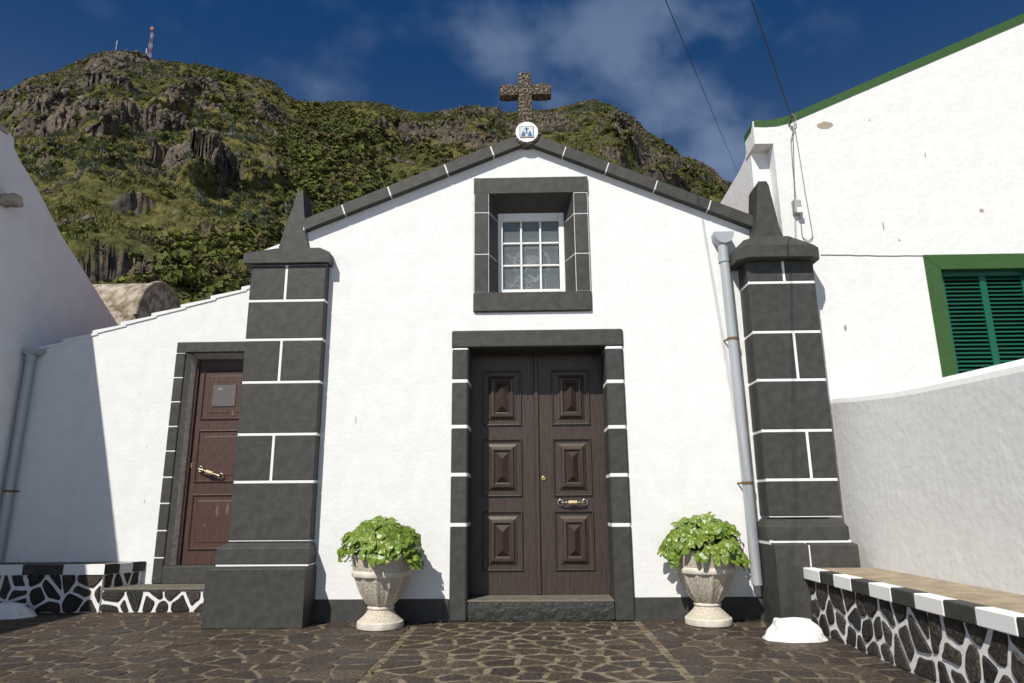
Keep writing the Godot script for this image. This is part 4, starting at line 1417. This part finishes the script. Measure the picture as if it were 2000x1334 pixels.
	mi(jb, "looped_cable", w.mesh(), M.cable)
	w = MB.new()
	w.tube([Vector3(0.0, 0.08, 0.02), Vector3(0.005, 0.45, 0.015), Vector3(0.018, 0.75, 0.015), Vector3(0.055, 0.85, 0.02), Vector3(0.085, 0.93, 0.025), Vector3(0.08, 1.02, 0.025), Vector3(0.045, 1.04, 0.02)], 0.004, 6)
	mi(jb, "feed_cable", w.mesh(), M.cable)
	w = MB.new()
	w.tube([Vector3(0.022, 0.92, -0.01), Vector3(0.022, 0.92, 0.05), Vector3(0.022, 0.97, 0.055)], 0.010, 6)
	mi(jb, "wire_hook", w.mesh(), M.rust)
	w = MB.new()
	var cr := []
	for i in 12:
		cr.append(Vector3(2.85 + i * 0.0885, 3.311 - i * 0.0024 + rng.randf_range(-0.004, 0.004), 0.004))
	w.tube(cr, 0.004, 5)
	var wire := mi(self, "wall_cable", w.mesh(), M.cable)
	tag(wire, "thin pale cable clipped along the right house wall from pillar to green window", "cable")
	# weathering: patches where the paint has come off
	var pm := mat(lin(0.36, 0.31, 0.24), 0.95, null, null)
	for q in [[3.05, 4.70, 0.075, 0.05], [4.455, 3.745, 0.022, 0.02], [3.487, 3.60, 0.008, 0.045], [3.0, 1.98 + 0.6, 0.014, 0.035], [3.62, 3.45, 0.01, 0.012], [4.0, 4.35, 0.006, 0.035], [3.5, 4.75, 0.008, 0.01]]:
		var m := MB.new()
		var p := PackedVector2Array()
		for i in 11:
			var a := TAU * i / 11.0
			var rr := rng.randf_range(0.7, 1.15)
			p.append(Vector2(q[0] + q[2] * rr * cos(a), q[1] + q[3] * rr * sin(a)))
		m.prism(Array(p), 2, -0.002, 0.0025)
		mi(h, "bare_patch", m.mesh(), pm)
	# small chips in the chapel and annex plaster
	var chip := mat(lin(0.45, 0.42, 0.37), 0.95)
	for q in [["chapel", -1.60, 1.76, 0.006, 0.04, 0.0], ["chapel", -1.72, 2.95, 0.004, 0.008, 0.0], ["annex", -4.06, 1.05, 0.005, 0.02, -1.0], ["annex", -4.10, 1.62, 0.004, 0.015, -1.0], ["annex", -4.25, 2.2, 0.004, 0.006, -1.0]]:
		var m := MB.new()
		var po := []
		for i in 8:
			var a := TAU * i / 8.0
			po.append(Vector2(q[1] + q[3] * rng.randf_range(0.5, 1.1) * cos(a), q[2] + q[4] * rng.randf_range(0.7, 1.1) * sin(a)))
		m.prism(po, 2, q[5] - 0.002, q[5] + 0.0025)
		mi(get_node(q[0]), "plaster_chip", m.mesh(), chip)
	# overhead wires
	var wi := MB.new()
	var A := Vector3(2.70, 4.76, 0.05)
	var B := Vector3(-2.6, 6.9, 9.2)
	var ps := []
	for i in 25:
		var t := i / 24.0
		ps.append(A.lerp(B, t) - Vector3(0, 0.25 * 4.0 * t * (1 - t), 0))
	wi.tube(ps, 0.005, 6)
	tag(mi(self, "overhead_wire", wi.mesh(), M.wire), "black service wire running down to the hook on the right house gable", "wire")
	wi = MB.new()
	ps = []
	var C0 := Vector3(-0.75, 4.6, 6.0)
	var C1 := Vector3(1.53, 6.23, 0.0)
	var C2 := Vector3(18.5, 23.0, -45.0)
	for i in 9: ps.append(C0.lerp(C1, i / 8.0))
	for i in 20: ps.append(C1.lerp(C2, (i + 1) / 20.0))
	wi.tube(ps, 0.0055, 6)
	tag(mi(self, "overhead_wire", wi.mesh(), M.wire), "black wire crossing the sky between the stone cross and the right house", "wire")

# ---------------------------------------------------------------- benches, step, boundary wall
func build_benches() -> void:
	# right bench runs out from the pillar at a right angle to the chapel
	var be := thing("stone_bench", Vector3.ZERO)
	tag(be, "rubble stone bench with black and white striped edge below the right boundary wall", "bench")
	bx(be, "bench_body", 2.245, 2.77, 0.0, 0.388, 0.46, 6.4, M.white_rough, 0.0)
	bx(be, "seat_slab", 2.30, 2.775, 0.392, 0.470, 0.452, 6.4, M.slab, 0.004)
	var zs := [0.452, 0.766, 1.008, 1.287, 1.542, 1.822, 2.082, 2.366, 2.635, 2.931, 3.22, 3.5, 3.78, 4.06, 4.34, 4.62, 4.9, 5.2, 5.5, 5.8, 6.1, 6.4]
	for i in zs.size() - 1:
		bx(be, "edge_block", 2.205, 2.30, 0.386, 0.474 + 0.001 * (i % 3), zs[i], zs[i + 1] - 0.002, M.joint if i % 2 == 0 else M.grey, 0.006)
	var fr := Transform3D(Basis(Vector3(0, 0, 1), Vector3(0, 1, 0), Vector3(-1, 0, 0)), Vector3(2.245, 0, 0))
	for p in cells(0.46, 3.6, 0.006, 0.386, 0.185, 0.15, 0.034, 0.44):
		if p.size() >= 3 and area(p) > 0.0015:
			var s := MB.new()
			stone(s, p, fr, -0.01, 0.009 + rng.randf_range(0, 0.006), 0.006)
			mi(be, "rubble_stone", s.mesh(), M.rubble[rng.randi() % M.rubble.size()])
	# boundary wall behind it
	var bw := thing("boundary_wall", Vector3.ZERO)
	tag(bw, "rough whitewashed boundary wall with rounded top rising behind the striped bench", "wall")
	var b := MB.new()
	var tops := [[0.003, 1.965], [0.16, 1.951], [0.45, 1.915], [0.757, 1.885], [1.1, 1.855], [1.484, 1.83], [2.05, 1.806], [2.5, 1.789], [3.3, 1.77], [4.5, 1.75], [6.4, 1.74]]
	var sec := func(z: float, y: float) -> Array:
		var r := []
		var x0 := 2.775
		var x1 := 3.08
		r.append(Vector3(x0, 0.0, z))
		r.append(Vector3(x0 - 0.006 * sin(z * 3.0), 0.9, z))
		for i in 9:
			var a := PI - PI * i / 8.0
			r.append(Vector3((x0 + x1) * 0.5 + 0.1525 * cos(a), y - 0.10 + 0.10 * sin(a), z))
		r.append(Vector3(x1, 0.0, z))
		return r
	for i in tops.size() - 1:
		var p: Array = sec.call(tops[i][0], tops[i][1])
		var q: Array = sec.call(tops[i + 1][0], tops[i + 1][1])
		for k in p.size() - 1:
			b._q(p[k], q[k], q[k + 1], p[k + 1], Vector3(-1, 0, 0) if k < 3 else (Vector3(0, 1, 0) if k < 9 else Vector3(1, 0, 0)))
	for e in [[tops[0], -1.0], [tops[tops.size() - 1], 1.0]]:
		var p: Array = sec.call(e[0][0], e[0][1])
		for k in range(1, p.size() - 1):
			b._t(p[0], p[k], p[k + 1], Vector3(0, 0, e[1]))
	mi(bw, "wall_body", b.mesh(), M.white_rough)
	# left bench before the annex, with a slanting end
	var lb := thing("stone_bench", Vector3.ZERO)
	tag(lb, "rubble stone bench with striped edge in front of the annex, half in shadow", "bench")
	pr(lb, "bench_body", [Vector2(-5.54, -0.985), Vector2(-3.995, -0.985), Vector2(-4.175, -0.62), Vector2(-5.54, -0.62)], 1, 0.0, 0.352, M.white_rough)
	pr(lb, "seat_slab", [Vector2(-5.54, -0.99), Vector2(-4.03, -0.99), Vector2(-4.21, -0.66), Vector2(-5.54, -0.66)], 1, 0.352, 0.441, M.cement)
	var xs := [-5.54, -5.385, -4.97, -4.565, -4.155]
	for i in 4:
		var poly := [Vector2(xs[i] + 0.001, -0.66), Vector2(xs[i + 1] - 0.001, -0.66), Vector2(xs[i + 1] - 0.001, -0.6), Vector2(xs[i] + 0.001, -0.6)]
		if i == 3: poly[1] = Vector2(-4.215, -0.66)
		pr(lb, "edge_block", poly, 1, 0.351, 0.445, M.grey if i % 2 == 0 else M.joint)
	# striped end
	var E0 := Vector2(-4.155, -0.6)
	var E1 := Vector2(-3.965, -0.99)
	var dn := (E1 - E0).normalized()
	var si := Vector2(dn.y, -dn.x) * 0.055
	var ts := [0.003, 0.36, 0.68, 1.0]
	for i in 3:
		var a := E0.lerp(E1, ts[i] + 0.003)
		var c := E0.lerp(E1, ts[i + 1] - 0.003)
		pr(lb, "edge_block", [a, c, c + si, a + si], 1, 0.352, 0.444, M.grey if i % 2 == 0 else M.joint)
	var f2 := Transform3D(Basis(Vector3(1, 0, 0), Vector3(0, 1, 0), Vector3(0, 0, 1)), Vector3(0, 0, -0.62))
	for p in cells(-5.54, -4.18, 0.004, 0.351, 0.22, 0.14, 0.034, 0.44):
		if p.size() >= 3 and area(p) > 0.002:
			var s := MB.new()
			stone(s, p, f2, -0.01, 0.01 + rng.randf_range(0, 0.006), 0.006)
			mi(lb, "rubble_stone", s.mesh(), M.rubble[rng.randi() % M.rubble.size()])
	var len := 0.40
	var f3 := Transform3D(Basis(Vector3(dn.x, 0, dn.y), Vector3(0, 1, 0), Vector3(-dn.y, 0, dn.x)), Vector3(-4.175, 0, -0.62))
	for p in cells(0.02, len - 0.02, 0.225, 0.345, 0.1, 0.12, 0.03, 0.25):
		if p.size() >= 3:
			var s := MB.new()
			stone(s, p, f3, -0.01, 0.008, 0.004)
			mi(lb, "rubble_stone", s.mesh(), M.rubble[rng.randi() % M.rubble.size()])
	# low step before the side door
	var st := thing("door_step", Vector3.ZERO)
	tag(st, "low rubble stone step with white mortar in front of the brown side door", "step")
	bx(st, "step_body", -4.16, -2.62, 0.0, 0.198, -0.985, -0.63, M.white_rough, 0.0)
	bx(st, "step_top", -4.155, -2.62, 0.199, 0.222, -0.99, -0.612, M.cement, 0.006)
	var f4 := Transform3D(Basis(Vector3(1, 0, 0), Vector3(0, 1, 0), Vector3(0, 0, 1)), Vector3(0, 0, -0.63))
	for p in cells(-4.16, -2.70, 0.005, 0.197, 0.20, 0.10, 0.034, 0.42):
		if p.size() >= 3 and area(p) > 0.001:
			var s := MB.new()
			stone(s, p, f4, -0.01, 0.010 + rng.randf_range(0, 0.006), 0.006)
			mi(st, "rubble_stone", s.mesh(), M.rubble[rng.randi() % M.rubble.size()])

# ---------------------------------------------------------------- planters, painted kerb stones, weeds
func lump(a: float, hgt: float, d: float, seed_: int, facets: int) -> ArrayMesh:
	var f := FastNoiseLite.new()
	f.seed = seed_
	f.frequency = 3.0
	var b := MB.new()
	var rings := []
	for j in 8:
		var row := []
		var tt := j / 7.0
		var rad := 1.0 - 0.42 * minf(tt / 0.75, 1.0) - (0.58 * (tt - 0.75) / 0.25 if tt > 0.75 else 0.0)
		var y := hgt * (minf(tt / 0.75, 1.0) * 0.93 + (0.07 * (tt - 0.75) / 0.25 if tt > 0.75 else 0.0))
		for i in facets:
			var th := TAU * i / facets
			var cx: float = sign(cos(th)) * pow(abs(cos(th)), 0.8)
			var cz: float = sign(sin(th)) * pow(abs(sin(th)), 0.8)
			var p := Vector3(a * rad * cx, y, d * rad * cz)
			p *= 1.0 + 0.16 * f.get_noise_3d(p.x * 2.5, p.y * 2.5, p.z * 2.5)
			row.append(p)
		rings.append(row)
	for j in 7:
		for i in facets:
			var i2 := (i + 1) % facets
			b._q(rings[j][i], rings[j][i2], rings[j + 1][i2], rings[j + 1][i], rings[j][i] + Vector3(0, 0.02, 0))
	var st := SurfaceTool.new()
	st.create_from(b.mesh(), 0)
	return st.commit()

func spot_leaf_tex(seed_: int, spots: int) -> ImageTexture:
	var S := 128
	var img := Image.create(S, S, false, Image.FORMAT_RGB8)
	var r := RandomNumberGenerator.new()
	r.seed = seed_
	var f := FastNoiseLite.new()
	f.seed = seed_
	f.frequency = 0.03
	for y in S:
		for x in S:
			var g := f.get_noise_2d(x, y) * 0.5 + 0.5
			var p := Vector2(x - 64, y - 96)
			var vein := absf(sin(atan2(p.x, p.y) * 4.5))
			var k := 0.85 + 0.3 * g
			if vein < 0.08 and p.length() > 6: k += 0.22
			img.set_pixel(x, y, Color(0.115 * k, 0.185 * k, 0.018 * k).linear_to_srgb())
	for i in spots:
		var c := Vector2(r.randf_range(10, 118), r.randf_range(10, 118))
		var rad := r.randf_range(2.0, 4.6)
		for y in range(int(c.y - rad), int(c.y + rad) + 1):
			for x in range(int(c.x - rad), int(c.x + rad) + 1):
				if x >= 0 and y >= 0 and x < S and y < S and Vector2(x, y).distance_to(c) <= rad:
					img.set_pixel(x, y, Color(0.50, 0.50, 0.12).linear_to_srgb())
	return ImageTexture.create_from_image(img)
func leaf_mesh(seed_: int) -> ArrayMesh:
	# round, kidney-notched, cupped and wavy at the rim; stalk joins at the origin
	var r := RandomNumberGenerator.new()
	r.seed = seed_
	var b := MB.new()
	var N := 16
	var ph := r.randf() * TAU
	var ri := []
	var ro := []
	for i in N + 1:
		var th := -PI * 0.5 + 0.22 + (TAU - 0.44) * i / N
		var d := Vector2(cos(th), sin(th))
		var rad := 1.0 + 0.05 * sin(th * 5.0 + ph)
		var rim := 0.14 * sin(th * 4.0 + ph) + r.randf_range(-0.05, 0.05)
		ri.append([Vector3(d.x * 0.55 * rad, 0.07 * sin(th * 2.0 + ph), -d.y * 0.55 * rad), Vector2(0.5 + d.x * 0.27, 0.62 - d.y * 0.27)])
		ro.append([Vector3(d.x * rad, 0.02 + rim, -d.y * rad), Vector2(0.5 + d.x * 0.48, 0.52 - d.y * 0.48)])
	var c := Vector3(0, -0.08, 0.0)
	for i in N:
		b.tri(c, ri[i][0], ri[i + 1][0], Vector2(0.5, 0.72), ri[i][1], ri[i + 1][1])
		b.tri(ri[i][0], ro[i][0], ro[i + 1][0], ri[i][1], ro[i][1], ro[i + 1][1])
		b.tri(ri[i][0], ro[i + 1][0], ri[i + 1][0], ri[i][1], ro[i + 1][1], ri[i + 1][1])
	return b.mesh()

func build_small() -> void:
	var leaf_meshes := []
	for i in 6: leaf_meshes.append(leaf_mesh(100 + i))
	var leaf_mats := []
	for i in 5:
		var m := StandardMaterial3D.new()
		m.albedo_texture = spot_leaf_tex(200 + i, [36, 26, 44, 8, 18][i])
		m.roughness = 0.38
		m.cull_mode = BaseMaterial3D.CULL_DISABLED
		m.backlight_enabled = true
		m.backlight = Color(0.35, 0.45, 0.1)
		leaf_mats.append(m)
	var stem_m := mat(lin(0.10, 0.13, 0.03), 0.6)
	var k := 0
	for q in [[Vector3(-1.247, 0.006, 0.285), "left of the double door, beside the left pillar", 1.0, "beside the left pillar"], [Vector3(1.483, 0.006, 0.185), "right of the double door, beside the drainpipe", 1.01, "beside the drainpipe"]]:
		var u := thing("garden_urn", q[0])
		tag(u, "pale pebbled stone garden urn " + q[1], "urn", "garden urns flanking the door")
		u.scale = Vector3.ONE * q[2]
		var b := MB.new()
		b.lathe([[0.0, 0.0], [0.186, 0.0], [0.191, 0.006], [0.191, 0.046], [0.186, 0.055], [0.176, 0.058], [0.0, 0.06]], Vector3.ZERO, 48)
		mi(u, "foot_disc", b.mesh(), M.urn_smooth)
		b = MB.new()
		b.lathe([[0.178, 0.056], [0.17, 0.068], [0.145, 0.090], [0.118, 0.118], [0.104, 0.142], [0.10, 0.15]], Vector3.ZERO, 48)
		mi(u, "pedestal", b.mesh(), M.urn)
		b = MB.new()
		b.lathe([[0.098, 0.143], [0.108, 0.148], [0.113, 0.158], [0.108, 0.168], [0.097, 0.173]], Vector3.ZERO, 48)
		mi(u, "neck_ring", b.mesh(), M.urn_smooth)
		b = MB.new()
		b.lathe([[0.095, 0.168], [0.108, 0.178], [0.132, 0.205], [0.156, 0.242], [0.180, 0.285], [0.202, 0.335], [0.219, 0.38], [0.232, 0.415]], Vector3.ZERO, 120, 12, 0.055)
		mi(u, "fluted_bowl", b.mesh(), M.urn)
		b = MB.new()
		b.lathe([[0.228, 0.404], [0.240, 0.406], [0.248, 0.412], [0.250, 0.435], [0.247, 0.450], [0.240, 0.456], [0.23, 0.457]], Vector3.ZERO, 64)
		mi(u, "band", b.mesh(), M.urn_smooth)
		b = MB.new()
		b.lathe([[0.236, 0.452], [0.243, 0.47], [0.252, 0.52], [0.261, 0.565]], Vector3.ZERO, 64)
		mi(u, "upper_bowl", b.mesh(), M.urn)
		b = MB.new()
		b.lathe([[0.258, 0.56], [0.268, 0.564], [0.272, 0.576], [0.268, 0.588], [0.25, 0.592], [0.235, 0.586], [0.228, 0.55], [0.0, 0.55]], Vector3.ZERO, 64)
		mi(u, "rim", b.mesh(), M.urn_smooth)
		b = MB.new()
		b.lathe([[0.228, 0.556], [0.12, 0.566], [0.0, 0.57]], Vector3.ZERO, 24)
		mi(u, "soil", b.mesh(), M.soil)
		# plant
		var pl := thing("potted_plant", q[0])
		tag(pl, "plant with round yellow-spotted leaves in the urn " + q[3], "plant", "plants in the garden urns")
		var r := RandomNumberGenerator.new()
		r.seed = 900 + k * 17
		var stems := MB.new()
		var n := 170
		for i in n:
			var th := 2.399963 * i + r.randf_range(-0.3, 0.3)
			var f := float(i) / n
			var rad := sqrt(f) * 0.335 + r.randf_range(-0.03, 0.025)
			var top := 0.825 - 1.25 * rad * rad * (0.9 + 0.9 * rad) + r.randf_range(-0.075, 0.035) + 0.02 * sin(3.0 * th + k * 2.0)
			if rad > 0.28: top -= r.randf_range(0.0, 0.11)
			var p := Vector3(cos(th) * rad, top, sin(th) * rad * 0.92)
			var sc := r.randf_range(0.047, 0.076)
			var outward := Vector3(cos(th), 0, sin(th))
			var tilt := clampf(rad / 0.33, 0, 1) * r.randf_range(0.6, 1.45) + r.randf_range(-0.25, 0.25)
			var up := (Vector3.UP * cos(tilt) + outward * sin(tilt) + Vector3(r.randfn(), r.randfn(), r.randfn()) * 0.16 + Vector3(-0.08, 0.12, 0.42)).normalized()
			var fw := (outward * cos(tilt) - Vector3.UP * sin(tilt) + Vector3(r.randfn(), 0, r.randfn()) * 0.3)
			fw = (fw - up * fw.dot(up)).normalized()
			var o := mi(pl, "leaf", leaf_meshes[r.randi() % 6], leaf_mats[r.randi() % 5])
			o.transform = Transform3D(Basis(up.cross(fw).normalized() * sc, up * sc, fw * sc), p)
			var foot := Vector3(cos(th) * rad * 0.35, 0.56, sin(th) * rad * 0.35)
			var mid := foot.lerp(p, 0.55) + Vector3(0, 0.03, 0)
			stems.tube([foot, mid, p - up * sc * 0.06], 0.0035, 5)
		mi(pl, "stems", stems.mesh(), stem_m)
		k += 1
	# painted stones that guard the bench ends
	var ks := thing("kerb_stone", Vector3(1.955, 0.004, 0.83))
	tag(ks, "bright white painted boulder on the paving by the right bench end, in full sun", "stone")
	mi(ks, "stone", lump(0.235, 0.145, 0.15, 4, 22), M.white_rough)
	ks = thing("kerb_stone", Vector3(-4.93, 0.004, -0.36))
	tag(ks, "white painted boulder in the shade before the left bench", "stone")
	mi(ks, "stone", lump(0.30, 0.125, 0.17, 9, 22), M.white_old)
	# weeds in the paving joint
	var wm := mat(lin(0.12, 0.16, 0.03), 0.7)
	for p in [[727, 1316], [748, 1300], [782, 1264]]:
		var d := ray(p[0], p[1])
		var at := cam_pos + d * (-cam_pos.y / d.y)
		var we := thing("weed_tuft", at)
		tag(we, "tiny green weed growing in the straight joint of the paving", "weed", "weeds in the paving joint")
		var b := MB.new()
		for i in 16:
			var th := rng.randf() * TAU
			var dd := Vector3(cos(th), rng.randf_range(0.4, 1.3), sin(th)).normalized() * rng.randf_range(0.012, 0.028)
			var sd := dd.cross(Vector3.UP).normalized() * 0.006
			b.tri(-sd + dd * 0.4, dd, sd + dd * 0.4)
			b.tri(Vector3.ZERO, -sd + dd * 0.4, sd + dd * 0.4)
		mi(we, "leaves", b.mesh(), wm)
